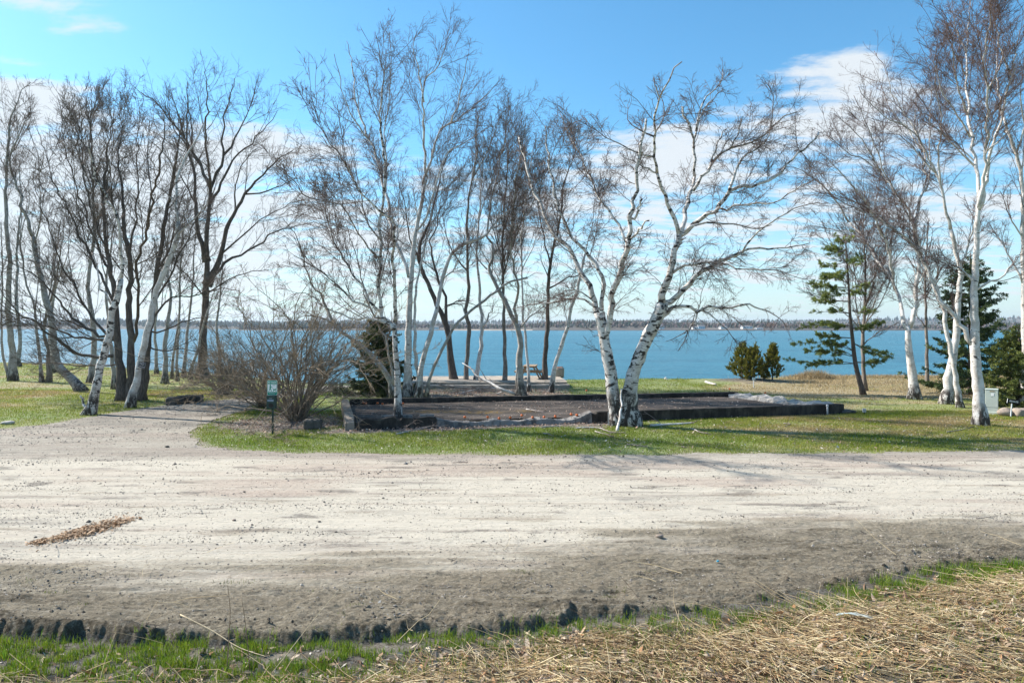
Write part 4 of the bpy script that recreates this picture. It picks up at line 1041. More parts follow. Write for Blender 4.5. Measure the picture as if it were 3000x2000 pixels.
# ------------------------------------------------------------------ evergreens
def needles(P, per_m, ln, wd, rs, cols, ang=(35, 75), up=0.0):
    """thin needle blades round the shoots P (N,K,3) -> verts, tris, colours"""
    N, K, _ = P.shape
    L = np.linalg.norm(np.diff(P, axis=1), axis=2).sum(1)
    cnt = rs.poisson(per_m * L); idx = np.repeat(np.arange(N), cnt); M = len(idx)
    t = rs.uniform(0.03, 1, M); f = t * (K - 1); i = np.minimum(f.astype(int), K - 2); wgt = (f - i)[:, None]
    p = P[idx, i] * (1 - wgt) + P[idx, i + 1] * wgt
    tg = P[idx, i + 1] - P[idx, i]; tg /= np.linalg.norm(tg, axis=1, keepdims=True) + 1e-9
    v = rs.normal(size=(M, 3)); v -= (v * tg).sum(1, keepdims=True) * tg; v /= np.linalg.norm(v, axis=1, keepdims=True) + 1e-9
    a = R(1) * rs.uniform(ang[0], ang[1], M)[:, None]
    dr = tg * np.cos(a) + v * np.sin(a); dr[:, 2] += up; dr /= np.linalg.norm(dr, axis=1, keepdims=True)
    side = np.cross(dr, rs.normal(size=(M, 3))); side /= np.linalg.norm(side, axis=1, keepdims=True) + 1e-9
    l = ln * rs.uniform(.6, 1.25, M)[:, None]; ww = wd * rs.uniform(.6, 1.3, M)[:, None]
    V = np.stack([p - side * ww * .5, p + dr * l * .55 - side * ww * .55, p + dr * l, p + dr * l * .5 + side * ww * .55], 1).reshape(-1, 3)
    Fq = np.arange(M * 4).reshape(-1, 4)
    shoot = rs.random(N)[idx]; c = cols[0] * (1 - shoot[:, None]) + cols[1] * shoot[:, None]
    c = c * rs.uniform(.75, 1.25, (M, 1))
    return V, Fq, np.repeat(c, 4, 0)


C_SPRUCE = np.array([(0.045, 0.075, 0.030), (0.16, 0.19, 0.055)])
C_PINE = np.array([(0.10, 0.15, 0.045), (0.27, 0.30, 0.07)])


def spruce(label, u, d, h, rad, seed, z0=.15, sparse=1.0, nw=.022, nl=.085, cols=C_SPRUCE, curve=.9, group=None, gap=1.0):
    rs = np.random.default_rng(seed); base = np.array((X(u, d), d, 0.0))
    root = tag(empty('spruce_tree', base), label, 'tree', group)
    K = 7; zz = []
    z = z0
    while z < h * .97:
        zz.append(z); z += gap * (0.20 + .10 * (1 - z / h)) / sparse ** .5
    br, rr = [], []
    for z in zz:
        n = rs.integers(4, 8); a0 = rs.uniform(0, 6.28)
        for j in range(n):
            a = a0 + j * 6.283 / n + rs.normal(0, .25); L = rad * (1 - z / h) ** curve * rs.uniform(.6, 1.12) + .06
            t = np.linspace(0, 1, K); up = .35 * (z / h) - .10 + rs.normal(0, .06)
            zc = z + rs.normal(0, .05) + L * (up * t - .28 * t * (1 - t) * 1.6 + .12 * t ** 3)
            br.append(np.stack([math.cos(a) * L * t, math.sin(a) * L * t, zc], 1)); rr.append(.004 + .016 * L * (1 - t) / max(rad, 1))
    B = np.array(br); Br = np.array(rr)
    S1, R1 = spawn(B, Br, 15 * sparse, .12, 1, (38, 62), (.30 * (rad / 1.6) ** .5, .4), .6, .003, 4, .08, -.03, rs, fall=.55)
    S1[:, :, 2] = S1[:, :1, 2] + (S1[:, :, 2] - S1[:, :1, 2]) * .35          # side shoots keep to the plane of the branch
    S2, R2 = spawn(S1, R1, 11 * sparse, .2, 1, (35, 60), (.13, .3), .7, .0025, 3, .08, -.03, rs)
    S2[:, :, 2] = S2[:, :1, 2] + (S2[:, :, 2] - S2[:, :1, 2]) * .5
    tr = np.array([[(rs.normal(0, .01), rs.normal(0, .01), q) for q in np.linspace(-.1, h, 12)]])
    trr = (.03 + .055 * h / 4 * (1 - np.linspace(0, 1, 12)))[None] * .8
    v, f, r = join_tubes([(tr, trr, 10, True)]); mesh_np('trunk', v, f, M_DARK, root, attrs={'rad': r, 'low': 0 * r})
    v, f, r = join_tubes([(B, Br, 4, False), (S1, R1, 3, False)]); mesh_np('branch', v, f, M_DARK, root, attrs={'rad': r, 'low': 0 * r})
    parts = [needles(B[:, 2:], 60, nl, nw, rs, cols), needles(S1, 75, nl, nw, rs, cols), needles(S2, 60, nl, nw, rs, cols)]
    vs, fs, cs, o = [], [], [], 0
    for a, b, c in parts: vs.append(a); fs.append(b + o); cs.append(c); o += len(a)
    mesh_np('crown', np.concatenate(vs), np.concatenate(fs), M_NEEDLE, root, smooth=False, colors=np.concatenate(cs))
    return root


spruce('dark bushy spruce behind the left end of the foundation', 1108, 33.6, 3.9, 1.95, 201, z0=.05, sparse=1.6, nw=.034, nl=.10, curve=.75, cols=C_SPRUCE * .75)
spruce('tall open spruce behind the three right hand birch trunks', 2842, 33.5, 6.9, 3.0, 203, z0=.5, sparse=1.05, curve=.75, nl=.11, nw=.036, gap=1.3, cols=C_SPRUCE * np.array([.9, 1.0, 1.1]))
spruce('dense green spruce at the right edge behind the utility cabinet', 2985, 29.0, 3.4, 2.0, 205, z0=.05, sparse=1.6, nw=.034, nl=.10, curve=.75, cols=np.array([(0.06, 0.09, 0.03), (0.21, 0.235, 0.055)]))

# young pine: limbs followed by eye, long needles in tufts along the outer half
def pine():
    d = 33.5; rs = np.random.default_rng(31); base = np.array((X(2528, d), d, 0.0))
    root = tag(empty('pine_tree', base), 'young pine with layered green boughs on a curved dark trunk by the water', 'tree')
    tk = spline([W3(u, v, d) for u, v in ((2530, 1155), (2513, 1096), (2504, 1052), (2497, 985), (2490, 918), (2486, 829), (2481, 762), (2477, 700))], 20)
    tk[0, 2] = -.1
    tr = .13 + (.02 - .13) * np.linspace(0, 1, 20) ** .9; tr[0] *= 1.4
    v, f, r = join_tubes([(tk[None] - base, tr[None], 12, True)]); mesh_np('trunk', v, f, M_DARK, root, attrs={'rad': r, 'low': 0 * r})
    lim = ['2504,1030 2446,1007 2379,1003 2329,1007', '2508,1065 2423,1065 2320,1056', '2495,954 2423,949 2352,958', '2490,918 2432,913 2383,913',
           '2488,882 2432,882 2379,873', '2486,842 2423,838 2374,829', '2484,797 2450,802 2405,806', '2481,766 2432,779 2396,762', '2478,730 2450,740 2420,726',
           '2499,962 2535,954 2584,945', '2504,1007 2557,1038 2606,1043', '2508,1061 2544,1065 2579,1056', '2495,909 2530,913 2562,909', '2488,850 2510,840 2540,838',
           '2482,775 2500,765 2515,750', '2478,715 2462,700 2455,688', '2478,712 2490,695 2500,682', '2486,830 2450,815 2410,818', '2500,990 2440,985 2390,978',
           '2505,1045 2440,1032 2370,1030', '2486,860 2455,862 2420,858']
    L = []
    for k, s in enumerate(lim):
        uv = [tuple(map(float, q.split(','))) for q in s.split()]
        for rep in range(2):
            o = rs.normal(0, .9) * (1 if rep else .45)
            sc = 1.0 if rep == 0 else rs.uniform(.45, .8)
            u0, v0 = uv[0]
            L.append(spline([W3(u0 + (u - u0) * sc, v0 + (v - v0) * sc + (rs.normal(0, 7) if rep and j else 0), d + o * j / 2) for j, (u, v) in enumerate(uv)], 9))
    B = np.array(L) - base; Br = np.tile(np.linspace(.022, .006, 9), (len(B), 1))
    S1, R1 = spawn(B, Br, 13, .22, 1, (25, 60), (.36, .35), .6, .004, 5, .1, .02, rs, fall=.3)
    S1[:, :, 2] = S1[:, :1, 2] + (S1[:, :, 2] - S1[:, :1, 2]) * .45
    S2, R2 = spawn(S1, R1, 5.5, .2, 1, (25, 60), (.16, .3), .7, .003, 3, .1, .06, rs)
    v, f, r = join_tubes([(B, Br, 6, False), (S1, R1, 3, False), (S2, R2, 3, False)]); mesh_np('branch', v, f, M_DARK, root, attrs={'rad': r, 'low': 0 * r})
    ps = [needles(S1[:, 1:], 170, .13, .020, rs, C_PINE, (20, 60), .15), needles(S2, 190, .13, .020, rs, C_PINE, (20, 60), .15)]
    mesh_np('crown', np.concatenate([p[0] for p in ps]), np.concatenate([ps[0][1], ps[1][1] + len(ps[0][0])]), M_NEEDLE, root, smooth=False, colors=np.concatenate([p[2] for p in ps]))
pine()


def arbor(label, u, d, h, rad, seed):
    rs = np.random.default_rng(seed); base = np.array((X(u, d), d, 0.0))
    root = tag(empty('cedar_shrub', base), label, 'shrub', 'clipped evergreens on the mulch bed')
    n = 150; K = 6
    a = rs.uniform(0, 6.283, n); z = h * rs.uniform(0.02, .9, n) ** .9
    rr = rad * np.sqrt(np.clip(1 - (z / h * 1.02 - .25) ** 2, 0, 1)) * np.where(z / h > .25, (1 - ((z / h - .25) / .78) ** 1.6), 1) * rs.uniform(.55, 1.1, n)
    t = np.linspace(0, 1, K)[None]
    P = np.stack([np.cos(a)[:, None] * rr[:, None] * t ** .7, np.sin(a)[:, None] * rr[:, None] * t ** .7, z[:, None] + (.18 + .42 * rs.random(n))[:, None] * t ** 1.6], 2)
    Rr = np.tile(np.linspace(.008, .003, K), (n, 1))
    S1, R1 = spawn(P, Rr, 26, .45, 1, (15, 45), (.13, .3), .6, .003, 4, .08, .12, rs, fall=.2)
    lead, lr = spawn(np.array([[(0, 0, h * q) for q in (.55, .65, .75, .85, .95, 1)]]), np.full((1, 6), .01), 30, 0, 1, (10, 35), (.3, .3), .5, .003, 4, .06, .2, rs)
    v, f, r = join_tubes([(np.array([[(0, 0, q) for q in np.linspace(-.05, h, 8)]]), np.linspace(.05, .01, 8)[None], 8, True)])
    mesh_np('trunk', v, f, M_DARK, root, attrs={'rad': r, 'low': 0 * r})
    cols = np.array([(0.085, 0.11, 0.025), (0.30, 0.27, 0.055)])
    ps = [needles(P[:, 2:], 55, .11, .03, rs, cols, (10, 50), .3), needles(S1, 100, .10, .028, rs, cols, (10, 50), .3), needles(lead, 110, .085, .028, rs, cols, (10, 45), .3)]
    vs, fs, cs, o = [], [], [], 0
    for p in ps: vs.append(p[0]); fs.append(p[1] + o); cs.append(p[2]); o += len(p[0])
    mesh_np('crown', np.concatenate(vs), np.concatenate(fs), M_NEEDLE, root, smooth=False, colors=np.concatenate(cs))
arbor('left bush of the evergreen trio, broad and tall', 2174, 41.6, 2.05, .85, 301)
arbor('middle bush of the evergreen trio with a leaning top', 2208, 41.0, 1.95, .75, 303)
arbor('narrow right bush of the evergreen trio set slightly apart', 2263, 41.3, 2.0, .62, 305)
# ------------------------------------------------------------------ ruined foundation
def concrete(name, base, stain, amount=.5, bm=.7):
    m, t, b, o = material(name); p = geo_pos(t)
    a = t.noise(t.scale(p, (2.2, 2.2, 1.2)), 1, 5, .65); f = t.noise(p, 60, 4, .7); s = t.noise(t.scale(p, (9, 9, 1.2)), 1, 4, .6)
    c = t.mix(t.ss(a, .62 - .3 * amount, .75 - .2 * amount), base, stain)
    c = t.mix(t.math('MULTIPLY', t.ss(s, .52, .66), .55), c, tuple(x * .5 for x in stain))
    c = t.mix(t.math('MULTIPLY', t.ss(f, .4, .65), .3), c, tuple(min(1, x * 1.5) for x in base))
    t.put(b.inputs['Base Color'], c); b.inputs['Roughness'].default_value = .92; b.inputs['Specular IOR Level'].default_value = .15
    bump(t, b, t.math('ADD', f, a), bm, .02); return m
M_WALL = concrete('stained_shaded_concrete', (.075, .064, .055), (.022, .02, .018), .85)  # stained concrete, darkened further to put the walls' shade into the colour
M_RUBBLE = concrete('broken_concrete', (.40, .375, .345), (.24, .22, .20), .35, 1.0)
M_RUBBLE_D = concrete('dark_rubble', (.25, .235, .22), (.10, .09, .085), .6, 1.0)
M_FLOOR, t, b, o = material('cellar_floor'); p = geo_pos(t)
a = t.noise(t.scale(p, (.55, 1.3, 1)), 1, 5, .62); f = t.noise(p, 38, 4, .7); s2 = t.noise(t.scale(p, (.5, 1.6, 1)), 1.3, 4, .6)
c = t.mix(t.ss(a, .38, .66), (.032, .025, .021), (.098, .078, .064)); c = t.mix(t.math('MULTIPLY', t.ss(f, .52, .72), .45), c, (.34, .29, .25))
mossy = attr(t, 'moss'); c = t.mix(t.math('MULTIPLY', mossy, t.ss(t.noise(p, 6, 4), .42, .6)), c, (.175, .105, .018))
t.put(b.inputs['Base Color'], c); b.inputs['Roughness'].default_value = .95; bump(t, b, f, .6, .015)

found = tag(empty('ruined_foundation', (0, 0, 0)), 'low ruined concrete cellar foundation with dark floor on the lawn', 'foundation')
FL, FC1, FC2, FR, BR, BL = (-5.37, 21.9), (-2.5, 22.5), (2.77, 23.6), (12.7, 26.1), (10.3, 31.1), (-6.93, 27.7)
hz = lambda h: (lambda t_: h)
wallstrip('left_wall', (-5.37 + .30, 21.98), (-6.93 + .30, 27.7), .30, -.1, lambda t_: .37 + .02 * math.sin(t_ * 9) if t_ > .1 else .22 + 1.5 * t_, concrete('lit_side_concrete', (.30, .25, .20), (.17, .14, .11), .4), found, 1)  # paler copy of the wall concrete, sunlight put into its colour
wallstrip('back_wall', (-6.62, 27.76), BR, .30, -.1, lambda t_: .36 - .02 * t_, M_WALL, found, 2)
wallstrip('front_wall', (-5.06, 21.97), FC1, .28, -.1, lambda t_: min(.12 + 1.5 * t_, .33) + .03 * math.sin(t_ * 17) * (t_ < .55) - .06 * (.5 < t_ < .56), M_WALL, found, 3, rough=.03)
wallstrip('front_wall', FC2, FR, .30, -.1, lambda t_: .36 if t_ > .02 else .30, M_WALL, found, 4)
wallstrip('broken_curb', (-2.48, 22.51), (2.75, 23.59), .34, -.1, lambda t_: .16 + .035 * math.sin(t_ * 21) + .19 * max(0, (t_ - .86) / .14) ** 1.4 + .13 * max(0, (.07 - t_) / .07), M_RUBBLE_D, found, 5, rough=.045, taper=.05)
rs_ = np.random.default_rng(4)
wallstrip('rubble_wall', (12.62, 26.38), (10.38, 30.95), .75, -.1, lambda t_: .30 + .06 * math.sin(t_ * 13) + .05 * math.sin(t_ * 37), M_RUBBLE, found, 6, rough=.085, taper=.10)
# floor slab inside the walls, hugging them from within
fx_, fy_ = np.meshgrid(np.linspace(0, 1, 150), np.linspace(0, 1, 70))
bl, br_, fr_, fl_ = np.array((-6.62, 27.72)), np.array((10.33, 31.04)), np.array((12.62, 26.36)), np.array((-5.07, 22.24))
PT = (fl_ * (1 - fx_)[..., None] + fr_ * fx_[..., None]) * (1 - fy_)[..., None] + (bl * (1 - fx_)[..., None] + br_ * fx_[..., None]) * fy_[..., None]
zf = .155 + .025 * vnoise(PT[..., 0] * .9, PT[..., 1] * .9, 8, 4)
moss = np.zeros_like(zf)
for u, v, ru, rv in ((1250, 1205, 40, 9), (1350, 1206, 90, 9), (1440, 1206, 30, 8), (1540, 1203, 28, 8)):
    g0 = G(u, v, .16); moss += np.exp(-(((PT[..., 0] - g0[0]) / (ru * g0[1] / F)) ** 2 + ((PT[..., 1] - g0[1]) / .42) ** 2))
k = np.arange(zf.size).reshape(zf.shape)
mesh_np('floor_slab', np.concatenate([PT, zf[..., None]], -1).reshape(-1, 3), np.stack([k[:-1, :-1], k[:-1, 1:], k[1:, 1:], k[1:, :-1]], -1).reshape(-1, 4), M_FLOOR, found, attrs={'moss': np.clip(moss, 0, 1).ravel()})
# inner planter edge left of the inside birch
boxes('inner_ledge', [((-3.95, 23.42, .21), (1.05, .16, .16), R(12)), ((-2.95, 23.62, .21), (.5, .16, .16), R(12))], M_RUBBLE_D, found, .02)

# dark concrete blocks
M_BLOCK = concrete('mossy_block', (.12, .11, .095), (.06, .055, .05), .6)
for k, (u, v, wd, ht, lb) in enumerate(((910, 1258, 52, 30, 'squared dark stone block lying between the big shrub and the foundation corner'),)):
    g0 = G(u, v); s = g0[1] / F
    rock('stone_block', (g0[0], g0[1] + .25, ht * s * .5 - .02), (wd * s, .45, ht * s), 60 + k, M_BLOCK, lb, 'block', boxy=7, rough=.08, rz=.15)
for k, (u, v, wd, ht, lb) in enumerate(((496, 1187, 30, 24, 'leftmost dark block of the row edging the path'), (523, 1184, 26, 25, 'second block from the left in the row edging the path'),
                                        (548, 1182, 30, 25, 'third block from the left in the row edging the path, slightly tilted'), (574, 1178, 26, 22, 'rightmost block of the row edging the path'))):
    g0 = G(u, v); s = g0[1] / F
    rock('stone_block', (g0[0], g0[1] + .22, ht * s * .5 - .02), (wd * s, .5, ht * s), 70 + k, M_BLOCK, lb, 'block', 'row of stone blocks edging the path', boxy=6, rough=.10, rz=.25 + .1 * (k == 2))

# ------------------------------------------------------------------ shore platform, table, post
plat = tag(empty('stone_platform', (0, 0, 0)), 'stepped weathered slab platform at the waterside under the picnic table', 'platform')
M_PLAT = concrete('weathered_slab', (.36, .31, .255), (.22, .19, .16), .35)
wallstrip('slab', (-5.8, 37.2), (3.03, 37.65), 4.3, -.6, hz(.34), M_PLAT, plat, 11, rough=.012, n=70)
wallstrip('step', (-5.9, 36.55), (3.12, 36.95), .68, -.1, hz(.17), M_PLAT, plat, 12, rough=.012, n=70)
M_WOOD = simple('weathered_wood', (.33, .235, .15), .8, .3, 9, .5, 30)
tb = tag(empty('picnic_table', (1.06, 39.6, .34), R(-7)), 'brown wooden picnic table standing on the waterside platform', 'table')
boxes('table_top', [((x, 0, .735), (.135, 1.8, .04)) for x in np.linspace(-.30, .30, 5)], M_WOOD, tb)
for sx in (-1, 1):
    boxes('seat', [((sx * .64, 0, .44), (.135, 1.8, .04)), ((sx * .785, 0, .44), (.135, 1.8, .04))], M_WOOD, tb)
    for y in (-.62, .62):
        v, f = box((sx * .42, y, .36), (.09, .045, .86), 0, -sx * R(29))
        mesh_np('leg', v, f, M_WOOD, tb, smooth=False)
for y in (-.57, .57):
    boxes('crossbar', [((0, y, .395), (1.68, .04, .10)), ((0, y, .685), (.70, .04, .07))], M_WOOD, tb)
pst = tag(empty('broken_post', (2.86, 41.2, .33)), 'squat broken concrete post with rusty brick top at the platform end', 'post')
rock('shaft', (0, 0, .23), (.56, .5, .62), 81, M_PLAT, parent=pst, boxy=7, rough=.07)
rock('brick_cap', (.02, 0, .50), (.40, .36, .16), 82, simple('old_brick', (.20, .085, .05), .9, .5, 12), parent=pst, boxy=5, rough=.25)

# ------------------------------------------------------------------ pet waste station
M_GREEN = simple('green_paint', (.0, .24, .155), .45, .06, 5, 0, spec=.4); M_DGREEN = simple('dark_green_metal', (.006, .035, .032), .45, .1, 5, 0, spec=.4)
M_WHITE = simple('white_paint', (.80, .80, .80), .5, .03, 5, 0); M_BLACK = simple('black_paint', (.012, .012, .014), .5, .1, 5, 0)
def rrect(w_, h_, r, n=5):
    pts = []
    for cx_, cz_, a0 in ((w_ / 2 - r, h_ / 2 - r, 0), (-w_ / 2 + r, h_ / 2 - r, 90), (-w_ / 2 + r, -h_ / 2 + r, 180), (w_ / 2 - r, -h_ / 2 + r, 270)):
        pts += [(cx_ + r * math.cos(R(a0 + 90 * k / n)), cz_ + r * math.sin(R(a0 + 90 * k / n))) for k in range(n + 1)]
    return pts
def plate(name, w_, h_, r, c, th, mat, parent):
    v, f = prism(rrect(w_, h_, r), -th / 2, th / 2); return mesh_np(name, v + np.array(c), f, mat, parent, smooth=False)
g0 = G(799, 1271); s = g0[1] / F
ps = tag(empty('pet_waste_station', g0), 'green pet waste sign and bag dispenser on a dark post beside the brown shrub', 'sign')
boxes('post', [((0, 0, .75), (.052, .052, 1.7))], M_DGREEN, ps, .005)
zs = (1271 - 1135.2) * s
sg = plate('sign_panel', .308, .458, .03, (0, -.040, zs), .006, M_WHITE, ps)
plate('green_panel', .292, .442, .024, (0, -.0455, zs), .003, M_GREEN, sg)
plate('white_field', .270, .240, .004, (0, -.0495, zs - .005), .003, M_WHITE, sg)
text('PET WASTE', .062, (0, -.0485, zs + .165), sg, M_WHITE, bold=.002, xs=.82)
text('TRANSMITS\nDISEASE', .022, (.055, -.0525, zs + .082), sg, M_GREEN, xs=.95)
text('LEASH AND CLEAN UP\nAFTER YOUR PET', .022, (0, -.0485, zs - .172), sg, M_WHITE, xs=1.0)
man = [(-.012, .070), (.012, .072), (.020, .055), (.045, .022), (.070, .010), (.066, .000), (.036, .008), (.018, .026), (.014, -.010), (.030, -.055), (.040, -.105), (.022, -.105), (.008, -.060), (-.002, -.030),
       (-.018, -.060), (-.040, -.105), (-.060, -.105), (-.034, -.055), (-.022, -.010), (-.026, .040)]
v, f = prism([(x - .055, z + zs - .005) for x, z in man], -.0525, -.0505); mesh_np('walker_figure', v, f, M_GREEN, sg, smooth=False)
v, f = prism([(.020 * math.cos(R(a)) - .055, .022 * math.sin(R(a)) + zs + .088) for a in range(0, 360, 24)], -.0525, -.0505); mesh_np('walker_head', v, f, M_GREEN, sg, smooth=False)
dog = [(-.042, .018), (-.050, .040), (-.040, .028), (.020, .024), (.030, .046), (.046, .048), (.056, .034), (.040, .024), (.034, .004), (.034, -.044), (.022, -.044), (.018, -.012), (-.022, -.012), (-.026, -.044), (-.040, -.044), (-.040, -.005)]
v, f = prism([(x + .075, z + zs - .066) for x, z in dog], -.0525, -.0505); mesh_np('dog_figure', v, f, M_GREEN, sg, smooth=False)
v, f = prism([(.012, zs), (.040, zs - .035), (.042, zs - .032), (.014, zs + .004)], -.0525, -.0505); mesh_np('leash', v, f, M_GREEN, sg, smooth=False)
zb = (1271 - 1176) * s
bx_ = boxes('dispenser', [((0, -.095, zb), (.285, .13, .40))], M_DGREEN, ps, .012)
v, f = prism([(.075 * math.cos(R(a)), .065 * math.sin(R(a)) + zb - .10) for a in range(0, 360, 15)], -.1625, -.150); mesh_np('opening', v, f, M_BLACK, bx_, smooth=False)
M_BLUEW = simple('faded_print', (.35, .42, .58), .6, .1, 5, 0)
boxes('print', [((-.01 + dx_, -.1615, zb + dz_), (wd, .003, .011)) for dx_, dz_, wd in ((0, .115, .10), (0, .07, .2), (-.01, .05, .18), (.0, .03, .19))], M_BLUEW, bx_, 0)

# ------------------------------------------------------------------ utility cabinet, sign and boulders on the right
g0 = G(2918, 1214); M_CAB = simple('cabinet_paint', (.50, .55, .50), .5, .06, 3, .05, 50, spec=.4)
cb = tag(empty('utility_cabinet', (g0[0] + .03, g0[1] + .27, 0), R(-36)), 'pale green metal utility cabinet near the right edge', 'cabinet')
boxes('body', [((0, 0, .50), (.40, .36, .84))], M_CAB, cb, .012)
boxes('lid', [((0, 0, .935), (.42, .38, .035))], M_CAB, cb, .012)
boxes('plinth', [((0, 0, .03), (.44, .40, .12))], M_CAB, cb, .012)
boxes('label_plate', [((.03, -.183, .74), (.09, .006, .10))], M_WHITE, cb, .002)
boxes('warning_strip', [((.02, -.183, .865), (.16, .006, .025))], simple('orange_strip', (.25, .14, .03), .6, .5, 90, 0), cb, .002)
boxes('door_seam', [((0, -.1815, .26), (.38, .004, .008))], M_BLACK, cb, 0); boxes('latch', [((.0, -.1815, .655), (.012, .008, .02))], M_BLACK, cb, 0)
g0 = G(2961, 1221); s = g0[1] / F
pv = tag(empty('private_sign', (g0[0], g0[1], 0)), 'small black PRIVATE sign on a white stake in front of the boulder', 'sign')
v, f = box((.025, 0, .27), (.035, .02, .60), 0, R(5)); mesh_np('stake', v, f, M_WHITE, pv, smooth=False)
bd = bpy.data.objects.new('board', None)
v, f = box((0, 0, 0), (.40, .018, .16)); bdo = mesh_np('board', v, f, M_BLACK, pv, smooth=False); bdo.location = (.095, -.022, (1221 - 1175.5) * s); bdo.rotation_euler = (0, R(8), R(-14))
v, f = box((-.205, .0, 0), (.008, .022, .16)); mesh_np('board_edge', v, f, M_WHITE, bdo, smooth=False)
text('PRIVATE', .082, (.0, -.0115, -.004), bdo, M_WHITE, bold=.002, xs=.92)
M_ROCK = concrete('pink_granite', (.36, .29, .235), (.25, .195, .16), .4, .9); M_ROCKG = concrete('grey_rock', (.42, .40, .37), (.28, .26, .24), .3, .9)
for u, v, wu, hv_, lb, sd, mt, by in ((2955, 1219, 50, 23, 'pinkish pointed boulder behind the PRIVATE sign', 91, M_ROCK, 1.7), (2998, 1220, 46, 22, 'flat topped pinkish boulder cut by the right edge', 92, M_ROCK, 3.6),
                                      (2487, 1211, 52, 10, 'flat grey slab of stone lying at the right front foundation corner', 93, M_BLOCK, 3), (15, 1243, 36, 9, 'small pale rock at the lawn edge, far left', 94, M_ROCKG, 2.4)):
    g0 = G(u, v); s = g0[1] / F
    rock('boulder' if hv_ > 12 else 'rock', (g0[0], g0[1] + wu * s * .3, hv_ * s * .42), (wu * s, wu * s * .75, hv_ * s * 1.25), sd, mt, lb, 'rock', boxy=by, rz=.2)
# path light, pipe, frame
g0 = G(2532, 1213); pl = tag(empty('path_light', g0, R(-20)), 'small grey square light on a short stake in the right lawn', 'light')
M_GREYM = simple('grey_metal', (.42, .43, .45), .5, .08, 8, 0, metal=.2)
boxes('stake', [((0, 0, .03), (.04, .04, .14))], M_BLACK, pl, 0); boxes('housing', [((0, 0, .145), (.12, .12, .135))], M_GREYM, pl, .008)
g0 = G(2423, 1214); pp = tag(empty('pipe', (g0[0], g0[1] - .03, 0)), 'short grey capped pipe against the right end of the foundation wall', 'pipe')
v, f, _ = tubes(np.array([[(0, 0, z) for z in (-.05, .1, .2, .31)]]), np.full((1, 4), .034), 12, True); mesh_np('tube', v, f, M_GREYM, pp)
v, f, _ = tubes(np.array([[(0, 0, z) for z in (.30, .33, .365, .385)]]), np.array([[.046, .048, .046, .03]]), 12, True); mesh_np('cap', v, f, M_GREYM, pp)
fr_o = empty('window_frame', (X(1797, 22.75), 22.95, .0), R(-20)); tag(fr_o, 'thin white frame leaning behind the left trunk of the V birch', 'frame')
M_FRAME = simple('frame_paint', (.48, .47, .45), .6, .1, 9, 0)
fo = boxes('rail', [((-.14, 0, .22), (.03, .03, .42)), ((.14, 0, .22), (.03, .03, .42))], M_FRAME, fr_o, .004)
boxes('sill', [((0, 0, .025), (.31, .04, .04)), ((0, 0, .425), (.31, .03, .03))], M_FRAME, fr_o, .004)
# small white stake sign by the mulch bed
g0 = G(2208, 1136); s = g0[1] / F
ss_ = tag(empty('stake_sign', g0), 'tiny pale blue sign on a white stake by the mulch bed', 'sign')
boxes('stake', [((0, 0, .2), (.04, .02, .5))], M_WHITE, ss_, 0); boxes('panel', [((0, -.02, .50), (.17, .015, .14))], simple('pale_blue', (.35, .55, .62), .5, .05, 5, 0), ss_, .004)
boxes('mark', [((0, -.029, .52), (.10, .004, .022)), ((0, -.029, .48), (.12, .004, .012))], M_WHITE, ss_, 0)
# the black notice on the leaning birch
d = 27.72; nt = tag(empty('notice_board', W3(415.5, 1069, d)), 'small black notice nailed askew on the pale leaning birch', 'sign'); nt.rotation_euler = (0, R(17), 0)
v, f = prism(rrect(.30, .24, .008), -.006, .006); mesh_np('panel', v, f, M_BLACK, nt, smooth=False)
M_PRINT = simple('notice_print', (.42, .40, .42), .6, .1, 9, 0)
boxes('border', [((0, -.008, .108), (.286, .004, .010)), ((0, -.008, -.108), (.286, .004, .010)), ((-.139, -.008, 0), (.010, .004, .21)), ((.139, -.008, 0), (.010, .004, .21))], M_PRINT, nt, 0)
text('NO', .125, (-.01, -.008, .045), nt, M_PRINT, bold=.004); text('PARKING', .062, (0, -.008, -.058), nt, M_PRINT, bold=.002)

# ------------------------------------------------------------------ orange balls on stakes
M_ORANGE = simple('orange_plastic', (.62, .13, .015), .45, .12, 20, 0, spec=.5); M_STAKE = simple('black_wire', (.02, .02, .02), .6, .1, 9, 0)
def ball_mesh():
    n, m2 = 18, 11; th = np.linspace(0, 2 * math.pi, n, endpoint=False); ph = np.linspace(.05, math.pi - .05, m2)
    T, Pq = np.meshgrid(th, ph); rr = 1 - .07 * np.abs(np.cos(T * 4)) * np.sin(Pq)
    v = np.stack([np.cos(T) * np.sin(Pq) * rr, np.sin(T) * np.sin(Pq) * rr, np.cos(Pq) * .86], -1) * .05
    k = np.arange(n * m2).reshape(m2, n)
    return v.reshape(-1, 3), [np.stack([k[:-1], k[1:], np.roll(k, -1, 1)[1:], np.roll(k, -1, 1)[:-1]], -1).reshape(-1, 4), k[0][None], k[-1][::-1][None]]
ORD = ['first', 'second', 'third', 'fourth', 'fifth', 'sixth', 'seventh', 'eighth', 'ninth', 'tenth']
proto = None
